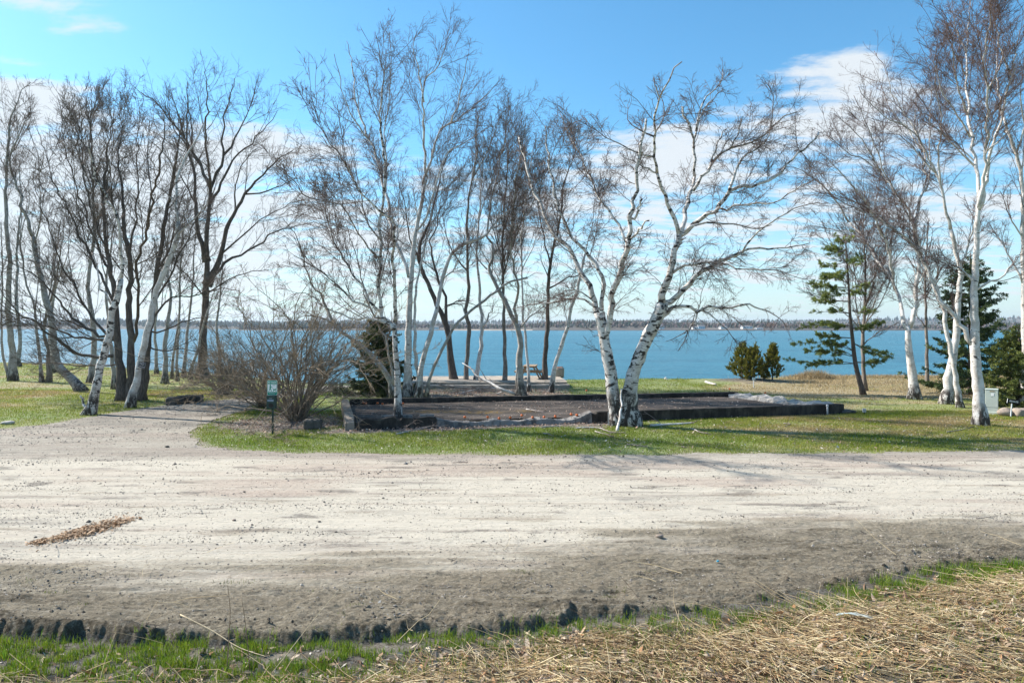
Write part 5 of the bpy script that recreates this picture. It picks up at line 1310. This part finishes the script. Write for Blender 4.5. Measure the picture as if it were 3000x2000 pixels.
def ball(u, v, z_foot, d, label, group, stake=True):
    global proto
    zb_ = Z(v, d)
    if proto is None:
        r_ = empty('marker_ball', (0, 0, 0)); bv, bf = ball_mesh(); bo_ = mesh_np('ball', bv, bf, M_ORANGE, r_)
        sv, sf, _ = tubes(np.array([[(0, 0, z) for z in (-1, -.5, 0)]]), np.full((1, 3), .008), 6, True); so_ = mesh_np('stake', sv, sf, M_STAKE, r_)
        cv, cf, _ = tubes(np.array([[(0, 0, z) for z in (.035, .05, .062)]]), np.array([[.016, .014, .006]]), 8, True); mesh_np('cap', cv, cf, M_STAKE, r_)
        proto = r_; o = r_
    else:
        o = proto.copy(); scene.collection.objects.link(o)
        for ch in proto.children:
            c_ = ch.copy(); scene.collection.objects.link(c_); c_.parent = o
    o.location = (X(u, d), d, max(zb_, z_foot + .05)); tag(o, label, 'marker', group)
    for ch in o.children:
        if ch.name.startswith('stake'): ch.scale = (1, 1, max(o.location.z - z_foot + .02, .03)); ch.location = (0, 0, 0)
    return o
for k, (u, v) in enumerate(((1362, 1221), (1429, 1221), (1462.5, 1225), (1495, 1222.5), (1529, 1216), (1560.5, 1222), (1594, 1221.5), (1627, 1219), (1673.5, 1213), (1690, 1215))):
    y = np.interp(X(u, 23), [-2.48, 2.75], [22.68, 23.76])
    ball(u, v, .17, y, f'{ORD[k]} from the left of the ten orange marker balls along the broken front curb', 'orange marker balls along the broken front curb')
for k, (u, v) in enumerate(((1064.5, 1179), (1072, 1181), (1106, 1180), (1120.5, 1182), (1181, 1181))):
    ball(u, v, .17, 27.5 if k != 1 else 27.2, f'{ORD[k]} from the left of the orange marker balls below the inner back wall', 'orange marker balls below the back wall')
ball(1142, 1223.5, .17, 22.95, 'orange marker ball at the foot of the birch inside the foundation', 'orange marker balls')
ball(1718, 1143, 0, 31.5, 'orange marker ball on the lawn behind the back wall, right of the leaning slim birch', 'orange marker balls')
ball(2138, 1139, 0, 33.2, 'orange marker ball behind the right end of the back wall', 'orange marker balls')
ball(2242, 1151, 0, 31.4, 'orange marker ball in tan grass beside the pale rubble wall', 'orange marker balls')

# ------------------------------------------------------------------ fallen branches
def fallen(label, pts, w0, w1, seed, twig=1.0, name='fallen_branch', cat='branch', group='fallen birch branches', mat=None, z0=.03):
    """pts: (u, v, z, d or None) along the branch"""
    rs = np.random.default_rng(seed); pw = []
    for q in pts:
        u, v = q[0], q[1]; z = q[2] if len(q) > 2 else z0; dd = q[3] if len(q) > 3 else gd(v, z)
        pw.append((X(u, dd), dd, Z(v, dd)))
    c = spline(pw, 18); c += np.cumsum(rs.normal(0, .009, c.shape), 0) * np.array((1, 1, .3)); base = c[0].copy()
    dd = c[:, 1].mean(); rad = (w0 + (w1 - w0) * np.linspace(0, 1, 18)) * .36 * dd / F
    mm = mat or M_BIRCH; gs = [(c[None], rad[None], 8, True)]
    if twig:
        L = np.linalg.norm(np.diff(c, axis=0), axis=1).sum()
        A1, B1 = spawn(c[None], rad[None], 4.5 * twig, .1, 1, (25, 60), (.30 * L ** .6, .4), .55, .004, 6, .2, .0, rs)
        A2, B2 = spawn(A1, B1, 4.5 * twig, .2, 1, (25, 60), (.16, .4), .6, .003, 4, .2, .0, rs)
        for A in (A1, A2):
            if len(A) and z0 < .2 and len(pts[0]) < 4: A[:, :, 2] = np.maximum(.012, A[:, :1, 2] + (A[:, :, 2] - A[:, :1, 2]) * .5)
        gs += [x for x in ((A1, B1, 4, False), (A2, B2, 3, False)) if len(x[0])]
    v, f, r = join_tubes(gs); o = mesh_np(name, v - base, f, mm, attrs={'rad': np.maximum(r, .014), 'low': 0 * r})
    o.location = tuple(float(q) for q in base); return tag(o, label, cat, group)
fallen('broken white limb propped between the two trunks of the V birch', [(1808, 1262, .02, 21.7), (1818, 1225, .3, 22.2), (1824, 1190, .7, 22.5), (1820, 1165, .95, 22.7), (1822, 1138, 1.2, 22.8)], 12, 7, 1, .5)
fallen('longest curved white branch on the lawn left of the V birch', [(1688, 1253), (1725, 1252), (1760, 1254), (1795, 1266), (1840, 1269)], 6, 3, 2, 1)
fallen('forked white branch on the grass below the V birch', [(1742, 1262), (1775, 1272), (1800, 1279)], 5, 2.5, 3)
fallen('thick white broken log right of the V birch', [(1905, 1246), (1950, 1243), (2026, 1237)], 11, 7, 4, .4)
fallen('upright bent twig right of the V birch foot', [(1940, 1244, .03, 23), (1915, 1222, .3, 23), (1895, 1205, .5, 23), (1891, 1192, .6, 23)], 4, 1.5, 5, 1)
fallen('pale branch pointing down right on lawn, right of the V birch', [(2028, 1255), (2050, 1265), (2075, 1271)], 6, 3, 6)
fallen('small white stick lowest on the lawn near the road', [(1996, 1307), (2022, 1308)], 5, 3.5, 7, 0)
fallen('white branch with side shoots in front of the V birch, near the road', [(1838, 1300), (1870, 1304), (1900, 1307)], 5, 3, 8)
fallen('arched white branch before the left front foundation wall', [(1162, 1270), (1200, 1262), (1240, 1255), (1268, 1247, .12), (1290, 1250, .08), (1298, 1264)], 6, 3, 9, 1.1)
fallen('twiggy grey branch heaped against the left front foundation wall', [(1180, 1258), (1205, 1240, .2, 22.1), (1225, 1228, .35, 22.0), (1240, 1235, .28, 22.0)], 4, 1.5, 10, 1.8, mat=M_BIRCH_GREY)
fallen('straight white stick left of the V birch beside the leaf litter', [(1585, 1251), (1640, 1247)], 6, 4, 11, .4)
fallen('short crooked white stick in the middle of the front lawn', [(1590, 1269), (1607, 1271), (1620, 1277)], 5, 3, 12, .3)
fallen('thin white stick lying on the lawn below the short crooked one', [(1570, 1286), (1600, 1288), (1608, 1292)], 4, 2.5, 13, .5)
fallen('pale stick pair on the right hand lawn', [(2295, 1239), (2318, 1242), (2300, 1250)], 4, 2, 14, .5)
fallen('white stick lying on the dark foundation floor', [(1543, 1198, .18), (1565, 1202, .19), (1592, 1206, .18)], 5, 3, 15, .2)
fallen('long grey limb lying at the foot of the tallest right birch', [(2775, 1265), (2820, 1258), (2852, 1250)], 5, 3, 16, .8, mat=M_BIRCH_GREY)
fallen('long white fallen limb sloping from the gnarled birch down to the left', [(1507, 1152, .1, 33), (1470, 1140, .3, 33), (1440, 1122, .6, 33.5), (1400, 1103, .95, 34), (1380, 1078, 1.4, 34.5), (1355, 1062, 1.6, 35)], 13, 4, 17, 1)
fallen('bundle like grey brush pile left of the gnarled birch', [(1452, 1137, .1), (1420, 1138, .1), (1385, 1143, .1), (1350, 1152, .08), (1330, 1155, .08)], 7, 3, 18, 2.0)
fallen('second pale limb among the brush behind the back wall', [(1440, 1135, .2), (1390, 1137, .2), (1340, 1132, .3), (1290, 1128, .3)], 6, 3, 19, 2.0, mat=M_BIRCH_GREY)
fallen('dead grey twigs hanging over the inner back wall', [(1268, 1150, .4, 29.0), (1266, 1166, .3, 28.7), (1270, 1180, .2, 28.4)], 4, 2, 20, 1.4, mat=M_BIRCH_GREY)
fallen('white driftwood log with raised root at the lawn edge above the water', [(1948, 1106, .25, 43.4), (1955, 1113, .12, 43.3), (1975, 1116, .10, 43.2), (1990, 1116, .06, 43.2)], 10, 6, 21, .5, name='driftwood', cat='driftwood', group='driftwood on the lawn edge')
fallen('plain white driftwood stick right of the rooted log', [(2068, 1118, .08), (2095, 1126, .08)], 10, 7, 22, 0, name='driftwood', cat='driftwood', group='driftwood on the lawn edge')
for k, (u, v, du, dv, lb) in enumerate(((2500, 1555, 48, 12, 'longest thin dark twig lying on the dirt lot, right part'), (2430, 1475, 22, 1, 'dark stick in the right half of the dirt lot above the longest twig'),
        (1370, 1353, -45, 3, 'thin twig on the dirt near the lawn edge, centre'), (2860, 1518, 55, -12, 'bent twig on the dirt lot near the right edge'), (1318, 1645, 14, -7, 'short brown stick in the middle of the muddy strip'))):
    fallen(lb, [(u, v), (u + du * .5, v + dv * .2 - 1), (u + du, v + dv)], 3.2, 2, 40 + k, 1.2, name='twig_litter', cat='twig', group='dark twigs on the dirt lot', mat=M_GREYBARK, z0=.035)
# ------------------------------------------------------------------ far houses
M_HW = simple('house_white', (.72, .72, .70), .8, .05, 1, 0); M_HB = simple('house_blue', (.45, .58, .66), .8, .05, 1, 0); M_HR = simple('house_roof', (.20, .19, .19), .85, .2, 1, 0); M_GL = simple('house_glass', (.06, .08, .10), .2, .2, 1, 0)
for u, wd, ht, mt, zz_, lb in ((1936, 7, 6, M_HW, 1.5, 'leftmost white house on the far shore'), (2053, 9, 5.5, M_HB, 1.6, 'pale blue house on the far shore'), (2035, 6, 4, M_HW, 1.5, 'small white house left of the pale blue house on the far shore'),
                               (2118, 9, 4, M_HW, 1.8, 'low grey white house right of the pale blue house on the far shore'), (2187, 14, 4.5, M_HW, 2.0, 'long white house, biggest on the far shore'), (2222, 9, 3, M_HW, 1.0, 'rightmost small white house on the far shore'),
                               (1277, 7, 5, M_HW, 1.0, 'white house on the far shore behind the dark crooked tree')):
    d = 902; hs = tag(empty('house', (X(u, d), d, zz_ - .8), R(12)), lb, 'house', 'houses on the far shore')
    boxes('wall', [((0, 0, ht * .3), (wd, 6, ht * .62))], mt, hs, 0)
    v, f = prism([(-wd * .55, ht * .6), (wd * .55, ht * .6), (wd * .47, ht), (-wd * .47, ht)], -2, 2)
    v[:, 1] *= np.where(v[:, 2] > ht * .9, .15, 1.7); mesh_np('roof', v, f, M_HR, hs, smooth=False)
    for q in np.linspace(-.32, .32, 3): boxes('window', [((wd * q, -3.04, ht * .34), (wd * .12, .1, ht * .22))], M_GL, hs, 0)
# ------------------------------------------------------------------ grass, straw, leaves, chips, pebbles: what nobody could count
def blades(name, x, y, z, h, w_, cols, seed, bend=.5, kind='stuff', mat=None, lean=None):
    rs = np.random.default_rng(seed); n = len(x); a = rs.uniform(0, 6.283, n); b_ = rs.uniform(0, 6.283, n)
    if lean is not None: b_ = rs.normal(lean, .7, n)
    sx, sy = np.cos(a) * w_ * .5, np.sin(a) * w_ * .5; lx, ly = np.cos(b_) * h * bend * rs.random(n), np.sin(b_) * h * bend * rs.random(n)
    V = np.zeros((n, 5, 3))
    V[:, 0] = np.stack([x - sx, y - sy, z - .01], 1); V[:, 1] = np.stack([x + sx, y + sy, z - .01], 1)
    V[:, 2] = np.stack([x + sx * .7 + lx * .35, y + sy * .7 + ly * .35, z + h * .6], 1); V[:, 3] = np.stack([x - sx * .7 + lx * .35, y - sy * .7 + ly * .35, z + h * .6], 1)
    V[:, 4] = np.stack([x + lx, y + ly, z + h], 1)
    o = (np.arange(n) * 5)[:, None]
    return tag(mesh_np(name, V.reshape(-1, 3), [o + np.array([0, 1, 2, 3]), o + np.array([3, 2, 4])], mat or M_LEAF, smooth=True, colors=np.repeat(np.clip(cols, 0, 1), 5, 0)), kind=kind)


def scatter(n, x0, x1, y0, y1, rs): return rs.uniform(x0, x1, n), rs.uniform(y0, y1, n)
rs = np.random.default_rng(77); LX, LY = [], []
for n, x0, x1, y0, y1 in ((330000, -11, 19, 17.2, 27), (130000, -34, -9, 21, 36), (70000, -50, -12, 34, 62), (110000, 10, 40, 20, 46), (60000, -11, 12, 27.5, 45)):
    x, y = scatter(n, x0, x1, y0, y1, rs); LX.append(x); LY.append(y)
x, y = np.concatenate(LX), np.concatenate(LY)
keep = (~in_road(x, y)) & (~inpoly(x, y, FND)) & (y < yshore(x) - .1) & (rs.random(len(x)) > litter(x, y) * 1.15) & ~((y > 36.5) & (y < 42.2) & (x > -6) & (x < 3.2)) & (rs.random(len(x)) > np.exp(-((((x - 14.2) / 2.3) ** 2 + ((y - 41.2) / 1.1) ** 2)) ** 2))
keep &= ~((x > -15) & (x < -3) & (y > 38))
keep &= rs.random(len(x)) > 1.25 * edge_dirt(x, y)
thin = vnoise(x * .9, y * 1.4, 95, 3); keep &= rs.random(len(x)) < np.clip(.82 + .8 * thin, .12, 1)
x, y = x[keep], y[keep]; c = land_col(x, y) * rs.uniform(.65, 1.4, (len(x), 1)) * (1 + .12 * rs.normal(size=(len(x), 1)) * np.array([1, .3, -.5]))
st = rs.random(len(x)) < .10; c[st] = np.array((.34, .27, .14)) * rs.uniform(.6, 1.2, (st.sum(), 1))
hh = (.018 + .0007 * y) * rs.uniform(.6, 1.6, len(x)) * (1 + .5 * vnoise(x * .6, y * .9, 96, 2)); ww = .004 + .00038 * y
blades('lawn_grass', x, y, np.zeros(len(x)), hh, ww * rs.uniform(.7, 1.3, len(x)), c, 78)
# dry shore grass: tan tufts on the right and at the far left edge
tx, ty = [], []
for cx, cy, rx, ry, n in ((19.3, 43.6, 1.5, .6, 3200), (24, 45, 5, .6, 4200), (17.5, 40.8, 2.6, 1.2, 1800), (32, 45, 6, .7, 3500), (22, 39, 6, 3, 2200), (-22, 46.5, 4, 1.0, 1500)):
    tx.append(rs.normal(cx, rx * .6, n)); ty.append(rs.normal(cy, ry * .6, n))
x, y = np.concatenate(tx), np.concatenate(ty); big = np.exp(-(((x - 19.3) / 1.2) ** 2 + ((y - 43.6) / .7) ** 2))
hg = rs.uniform(.10, .30, len(x)) + .62 * big * rs.random(len(x))
blades('shore_grass', x, y, np.full(len(x), -.06), hg, rs.uniform(.012, .028, len(x)), np.array((.43, .33, .19)) * rs.uniform(.55, 1.25, (len(x), 1)), 79, .8, mat=M_STRAW)

# ---- near verge
def verge_pts(n, y0, y1, rs, sx=.80):
    y = np.sqrt(rs.uniform(y0 ** 2, y1 ** 2, n)); x = rs.uniform(-sx, sx, n) * y; return x, y
# green blades, densest in a band behind the rut and up the right side
x, y = verge_pts(330000, 5.6, 10.2, rs); db = ybank(x) - y
gn = vnoise(x * 1.1, y * 1.6, 97, 3)
dn = np.clip(1.2 * np.exp(-((db - .32) / (.38 - .08 * sstep(x, -1, 2))) ** 2) * (.6 + .9 * gn + .35 * sstep(x, 3.5, 5.5)) + .20 * (db > 0) * np.clip(gn + .15, 0, 1) + .55 * sstep(-x, .6, 2.2) * np.exp(-((db - .85) / .55) ** 2) + .12 * (db > .2), 0, 1) * (db > -.06)
tuft = (vnoise(x * 7, y * 7, 98, 2) > -.1); k = (rs.random(len(x)) < dn * .8) & tuft
x, y = x[k], y[k]; c = np.array((.15, .22, .02)) * rs.uniform(.55, 1.5, (len(x), 1)) * (1 + .16 * rs.normal(size=(len(x), 1)) * np.array([1.4, .4, -.5]))
blades('verge_grass', x, y, road_z(x, y), rs.uniform(.03, .11, len(x)) * (1 + .5 * vnoise(x * 3, y * 3, 99, 2)), rs.uniform(.004, .008, len(x)), c, 80, .8)
# sparse weeds on the dirt edge
x, y = verge_pts(30000, 7.3, 10.5, rs); k = (vnoise(x * 1.6, y * 2.6, 101, 3) > .5) & (y > ybank(x)) & (y < ybank(x) + 1.6); x, y = x[k], y[k]
blades('lot_weeds', x, y, road_z(x, y), rs.uniform(.015, .045, len(x)), np.full(len(x), .006), np.array((.13, .155, .04)) * rs.uniform(.6, 1.4, (len(x), 1)), 81, .8)


# straw: long dead stems lying in drifts
def straw(name, n, dens_fn, lmin, lmax, r, seed, z0, z1, cols, dirs):
    rs = np.random.default_rng(seed); x, y = verge_pts(n, 5.6, 10.0, rs); k = rs.random(n) < dens_fn(x, y); x, y = x[k], y[k]; n = len(x)
    L = rs.uniform(lmin, lmax, n) * np.exp(rs.normal(0, .25, n)); a = dirs(x, y, rs); K = 5; t = np.linspace(0, 1, K)[None]
    lift = rs.uniform(0, 1, n)[:, None]; curve = rs.normal(0, .35, n)[:, None]
    ang = a[:, None] + curve * t; px = x[:, None] + np.cumsum(np.cos(ang), 1) * L[:, None] / K; py = y[:, None] + np.cumsum(np.sin(ang), 1) * L[:, None] / K
    hb = rs.uniform(z0, z1, n)[:, None]
    pz = road_z(px, py) + hb + lift * L[:, None] * .30 * t ** 1.3 * (rs.random((n, 1)) < .45) + .02 * np.sin(t * 3.1) * L[:, None]
    P = np.stack([px, py, pz], -1); Rr = np.tile(np.linspace(1, .55, K), (n, 1)) * r * rs.uniform(.6, 1.4, n)[:, None]
    v, f, _ = tubes(P, Rr, 3)
    ci = rs.integers(0, len(cols), n); c = np.array(cols)[ci] * rs.uniform(.6, 1.3, (n, 1))
    return tag(mesh_np(name, v, f, M_STRAW, smooth=True, colors=np.repeat(np.clip(c, 0, 1), 3 * K, 0)), kind='stuff')
SC = [(.70, .55, .32), (.60, .45, .25), (.80, .68, .45), (.34, .23, .125), (.52, .37, .20)]
def dens_mat(x, y):
    db = ybank(x) - y; rightw = sstep(x, -2.2, 0.4)
    return np.clip(sstep(db, .25 + .55 * (1 - rightw), .9 + .55 * (1 - rightw)) * (.55 + .7 * vnoise(x * .9, y * 1.2, 102, 3) + .35 * rightw), .0, 1)
straw('straw_mat', 38000, dens_mat, .08, .36, .0036, 103, .0, .055, SC, lambda x, y, rs: rs.normal(2.75, .55, len(x)) + math.pi * (rs.random(len(x)) < .4) + .8 * vnoise(x * .8, y * .8, 104, 2))
straw('brown_straw', 7000, lambda x, y: np.clip(dens_mat(x, y) * sstep(vnoise(x * .55, y * .9, 105, 2), -.05, .35) * sstep(x, 0, 1.6), 0, 1), .25, .7, .0017, 106, .02, .10, [(.20, .125, .07), (.28, .18, .10), (.16, .10, .06)], lambda x, y, rs: rs.normal(2.95, .3, len(x)) + .5 * vnoise(x * .9, y * .9, 107, 2))
straw('long_straw', 420, lambda x, y: np.clip(dens_mat(x, y) + .12, 0, 1), .4, .9, .0036, 108, .05, .14, [(.62, .50, .31), (.52, .40, .24)], lambda x, y, rs: rs.normal(2.3, .8, len(x)))


def leaves(name, x, y, z, size, cols, seed, curl=.5, tilt=.5):
    rs = np.random.default_rng(seed); n = len(x); a = rs.uniform(0, 6.283, n); s = size * np.exp(rs.normal(0, .3, n))
    U = np.array([(-1, 0), (-.35, .42), (.35, .38), (1, 0), (.35, -.40), (-.35, -.44)]); up = np.array([0, 1, 1, .3, 1, 1.]) - .5
    tx_, ty_ = rs.normal(0, tilt, n), rs.normal(0, tilt, n); cu = rs.normal(0, curl, n)
    lx = U[None, :, 0] * s[:, None] * rs.uniform(.85, 1.15, (n, 6)); ly = U[None, :, 1] * s[:, None] * rs.uniform(.6, 1.2, (n, 6))
    px = x[:, None] + lx * np.cos(a)[:, None] - ly * np.sin(a)[:, None]; py = y[:, None] + lx * np.sin(a)[:, None] + ly * np.cos(a)[:, None]
    pz = z[:, None] + .5 * s[:, None] * np.abs(tilt) + lx * tx_[:, None] + ly * ty_[:, None] + cu[:, None] * up[None] * s[:, None] * .5
    V = np.stack([px, py, pz], -1); o = (np.arange(n) * 6)[:, None]
    ci = rs.integers(0, len(cols), n); c = np.array(cols)[ci] * rs.uniform(.65, 1.3, (n, 1))
    return tag(mesh_np(name, V.reshape(-1, 3), [o + np.array([0, 1, 2, 3]), o + np.array([0, 3, 4, 5])], M_DEAD, smooth=False, colors=np.repeat(np.clip(c, 0, 1), 6, 0)), kind='stuff')
LC = [(.44, .33, .24), (.33, .23, .155), (.25, .155, .10), (.52, .42, .32), (.36, .20, .10)]
LG = [(.36, .325, .28), (.28, .24, .20), (.46, .42, .37), (.20, .16, .12)]
x, y = verge_pts(36000, 5.6, 10, rs); db = ybank(x) - y; k = (rs.random(len(x)) < np.clip(.75 * sstep(db, .05, .8) * (.7 + .7 * vnoise(x * 1.2, y * 1.4, 110, 3)), 0, 1)); x, y = x[k], y[k]
lf = rs.random(len(x)) < np.where(x < -1.2, .65, .12)
leaves('verge_leaves', x[~lf], y[~lf], road_z(x[~lf], y[~lf]) + .02, .031, LC, 111); leaves('verge_leaves', x[lf], y[lf], road_z(x[lf], y[lf]), .018, LG, 112)
x, y = verge_pts(60000, 7.2, 12.5, rs); k = rs.random(len(x)) < np.clip(.5 * sstep(vnoise(x * 1.0, y * 2.4, 113, 4), .15, .6) * sstep(y, ybank(x), ybank(x) + .1) * (1 - sstep(y, ybank(x) + .7, ybank(x) + 1.9)), 0, .8); x, y = x[k], y[k]
leaves('lot_leaves', x, y, road_z(x, y) + .002, .017, LG + [(.12, .095, .07)], 114, tilt=.35)
X0, Y0 = scatter(90000, -13, 8, 20.5, 39.5, rs); k = (rs.random(len(X0)) < litter(X0, Y0) * .55) & ~in_road(X0, Y0) & ~inpoly(X0, Y0, FND) & ~((Y0 > 36.4) & (Y0 < 42) & (X0 > -6) & (X0 < 3.3)); X0, Y0 = X0[k], Y0[k]
leaves('leaf_litter', X0, Y0, np.full(len(X0), .012), .03, [(.40, .27, .20), (.30, .19, .13), (.48, .37, .30), (.22, .14, .10)], 115)
x, y = scatter(5200, -6.4, 12.4, 22.3, 31, rs); k = inpoly(x, y, FND * .985 + np.array((.06, .4))) & (rs.random(len(x)) < .35 + .65 * sstep(vnoise(x * .6, y * 1.1, 116, 3), 0, .5)); x, y = x[k], y[k]
leaves('floor_leaves', x, y, np.full(len(x), .19), .026, [(.36, .26, .20), (.26, .18, .14), (.46, .38, .32)], 117)
x, y = scatter(2600, -9, 20, 17.8, 25, rs); k = ~in_road(x, y) & ~inpoly(x, y, FND); x, y = x[k], y[k]
leaves('lawn_leaves', x, y, np.full(len(x), .04), .024, [(.42, .34, .26), (.30, .22, .15), (.55, .50, .44)], 118)

# wood chips in the pile on the left of the lot
n = 2600; t_ = rs.uniform(-1, 1, n); g0, g1 = G(95, 1595), G(372, 1530); mid = (g0 + g1) / 2; half = (g1 - g0) / 2
x = mid[0] + half[0] * t_ + rs.normal(0, .05, n); y = mid[1] + half[1] * t_ + rs.normal(0, 1, n) * .27 * np.sqrt(np.clip(1 - np.abs(t_ - .15) ** 1.5, 0.02, 1))
leaves('wood_chips', x, y, road_z(x, y) + rs.uniform(0, .05, n) * (1 - np.abs(t_)), .024, [(.42, .28, .17), (.54, .38, .25), (.30, .185, .105)], 119, .15, .40)

# pebbles and crumbs over the lot
def pebbles(name, x, y, s, cols, seed):
    rs = np.random.default_rng(seed); n = len(x); z = road_z(x, y)
    D = np.array([(1, 0, 0), (0, 1, 0), (-1, 0, 0), (0, -1, 0), (0, 0, 1), (0, 0, -1.)]); F_ = np.array([(0, 1, 4), (1, 2, 4), (2, 3, 4), (3, 0, 4), (1, 0, 5), (2, 1, 5), (3, 2, 5), (0, 3, 5)])
    V = D[None] * s[:, None, None] * rs.uniform(.6, 1.3, (n, 6, 1)) * np.array((1.15, 1, .7)); ca, sa = np.cos(z * 999 + x * 50), np.sin(z * 999 + x * 50)
    Vx = V[..., 0] * ca[:, None] - V[..., 1] * sa[:, None] + x[:, None]; Vy = V[..., 0] * sa[:, None] + V[..., 1] * ca[:, None] + y[:, None]
    V = np.stack([Vx, Vy, V[..., 2] + z[:, None] + s[:, None] * .3], -1); o = (np.arange(n) * 6)[:, None, None]
    c = np.array(cols)[rs.integers(0, len(cols), n)] * rs.uniform(.7, 1.2, (n, 1))
    return tag(mesh_np(name, V.reshape(-1, 3), (o + F_[None]).reshape(-1, 3), M_DEAD, smooth=False, colors=np.repeat(c, 6, 0)), kind='stuff')
y = np.exp(rs.uniform(math.log(7.6), math.log(36), 120000)); x = rs.uniform(-.82, .82, len(y)) * y
k = in_road(x, y) & (y > ybank(x) + .05) & (rs.random(len(x)) < np.clip(.16 + .9 * sstep(vnoise(x * .5, y * 2.0, 120, 4), .02, .45) + .4 * (y > 20), 0, 1)); x, y = x[k], y[k]
pebbles('gravel', x, y, .0062 * np.exp(rs.normal(0, .45, len(x))) * (.55 + .05 * y), [(.30, .27, .24), (.20, .18, .16), (.40, .35, .30), (.12, .105, .09)], 121)
x, y = verge_pts(9000, 7.2, 10.2, rs); k = (rs.random(len(x)) < np.exp(-((y - ybank(x) - .25) / .25) ** 2) * .6); x, y = x[k], y[k]
pebbles('mud_clods', x, y, .009 * np.exp(rs.normal(0, .45, len(x))), [(.13, .105, .078), (.18, .145, .11), (.09, .072, .053)], 122)

# single stones on the lot, dry stalks, litter
for k, (u, v, w_, lb) in enumerate(((686, 1527, 11, 'brown stone on the open dirt, left of centre'), (936, 1531, 9, 'dark pebble right of the brown stone'), (716, 1442, 8, 'dark pebble above the brown stone'),
                                    (490, 1311, 12, 'round stone at the mouth of the gravel path'), (839, 1404, 7, 'small dark pebble high on the dirt lot, left of centre'), (1932, 1580, 22, 'long brown stone beside the orange stained dirt'))):
    g0 = G(u, v); s = g0[1] / F
    rock('pebble_stone', (g0[0], g0[1], float(road_z(np.array([g0[0]]), np.array([g0[1]]))[0]) + w_ * s * .2), (w_ * s, w_ * s * .7, w_ * s * .5), 150 + k, M_ROCK if k in (0, 5) else M_BLOCK, lb, 'stone')
def stalk(label, pts, r, seed, col_m, tw=0.0):
    rs_2 = np.random.default_rng(seed); c = spline(pts, 14); base = c[0].copy(); rad = np.linspace(r, r * .45, 14)
    root = tag(empty('dry_stalk', base), label, 'stalk', 'dead stalks standing in the verge')
    v, f, rr = tubes((c - base)[None], rad[None], 6, True); mesh_np('stem', v, f, col_m, root, attrs={'rad': rr * 0 + .05, 'low': rr * 0})
    A, B = spawn(c[None], rad[None], 5, .2, 1, (20, 50), (.10, .4), .6, .0012, 4, .15, .02, rs_2)
    if len(A): v, f, rr = join_tubes([(A, B, 3, False)]); mesh_np('side_shoot', v - base, f, col_m, root, attrs={'rad': rr * 0 + .05, 'low': rr * 0})
M_STALK = simple('stalk_brown', (.235, .155, .095), .85, .3, 30, 0); M_STALKL = simple('stalk_tan', (.50, .40, .26), .8, .25, 30, 0)
def S3(u, v, d): return tuple(W3(u, v, d))
stalk('taller brown upright stalk, left of the pair in the near verge', [S3(664, 1965, 6.45), (S3(672, 1850, 6.5)), S3(674, 1780, 6.5), S3(667, 1713, 6.5)], .0055, 1, M_STALK)
stalk('shorter brown upright stalk, right of the pair in the near verge', [S3(732, 1960, 6.5), S3(722, 1850, 6.5), S3(708, 1748, 6.55)], .005, 2, M_STALK)
stalk('long pale straw stalk slanting down right from the rut, left half', [S3(528, 1799, 7.2), S3(620, 1845, 7.0), S3(700, 1895, 6.8), S3(790, 1925, 6.6)], .006, 3, M_STALKL)
stalk('thin straight stalk leaning right across the muddy rut', [S3(785, 1985, 6.4), S3(860, 1890, 6.55), S3(930, 1800, 6.7), S3(1005, 1712, 6.9)], .0036, 4, M_STALKL)
stalk('thin dark stalk arching left over the mud, right half', [S3(1900, 1790, 7.4), S3(1850, 1725, 7.5), S3(1820, 1690, 7.5), S3(1800, 1672, 7.5)], .003, 5, M_STALK)
stalk('short upright tan stalk in the right verge', [S3(2483, 1775, 8.1), S3(2484, 1730, 8.1), S3(2483, 1690, 8.1)], .004, 6, M_STALKL)
stalk('pale stalk leaning left in the right hand straw', [S3(2470, 1850, 7.3), S3(2440, 1800, 7.4), S3(2405, 1745, 7.5)], .005, 7, M_STALKL)
stalk('pale stalk leaning right near the bottom right corner', [S3(2755, 2020, 6.2), S3(2770, 1960, 6.3), S3(2785, 1895, 6.4)], .006, 8, M_STALKL)
g0 = G(2103, 1653); v, f = box((0, 0, .02), (.032, .024, .02), .4); o = mesh_np('bottle_cap', v, f, simple('bright_blue', (.02, .35, .55), .4, .1, 5, 0), smooth=False); o.location = (g0[0], g0[1], .03); tag(o, 'tiny bright blue scrap of plastic on the muddy dirt', 'litter')
md = o.modifiers.new('bevel', 'BEVEL'); md.width = .006; md.segments = 2
g0 = W3(2505, 1808, 7.55); n_, m_2 = 26, 14; uu, vv = np.meshgrid(np.linspace(-1, 1, n_), np.linspace(-1, 1, m_2))
px, py = g0[0] + uu * .15 + .03 * vv, g0[1] - uu * .10 + vv * .055 * (1 - .5 * uu * uu)
pz = road_z(px, py) + .085 + .02 * vnoise(uu * 3, vv * 2.5, 130, 3) - .03 * uu ** 2; k = np.arange(n_ * m_2).reshape(m_2, n_)
m_, t, b, oo = material('clear_plastic'); b.inputs['Base Color'].default_value = (.50, .57, .56, 1); b.inputs['Roughness'].default_value = .25; b.inputs['Specular IOR Level'].default_value = .5; b.inputs['Alpha'].default_value = .62
tag(mesh_np('plastic_sheet', np.stack([px, py, pz], -1).reshape(-1, 3), np.stack([k[:-1, :-1], k[:-1, 1:], k[1:, 1:], k[1:, :-1]], -1).reshape(-1, 4), m_), 'crumpled sheet of clear grey plastic in the straw of the right verge', 'litter')
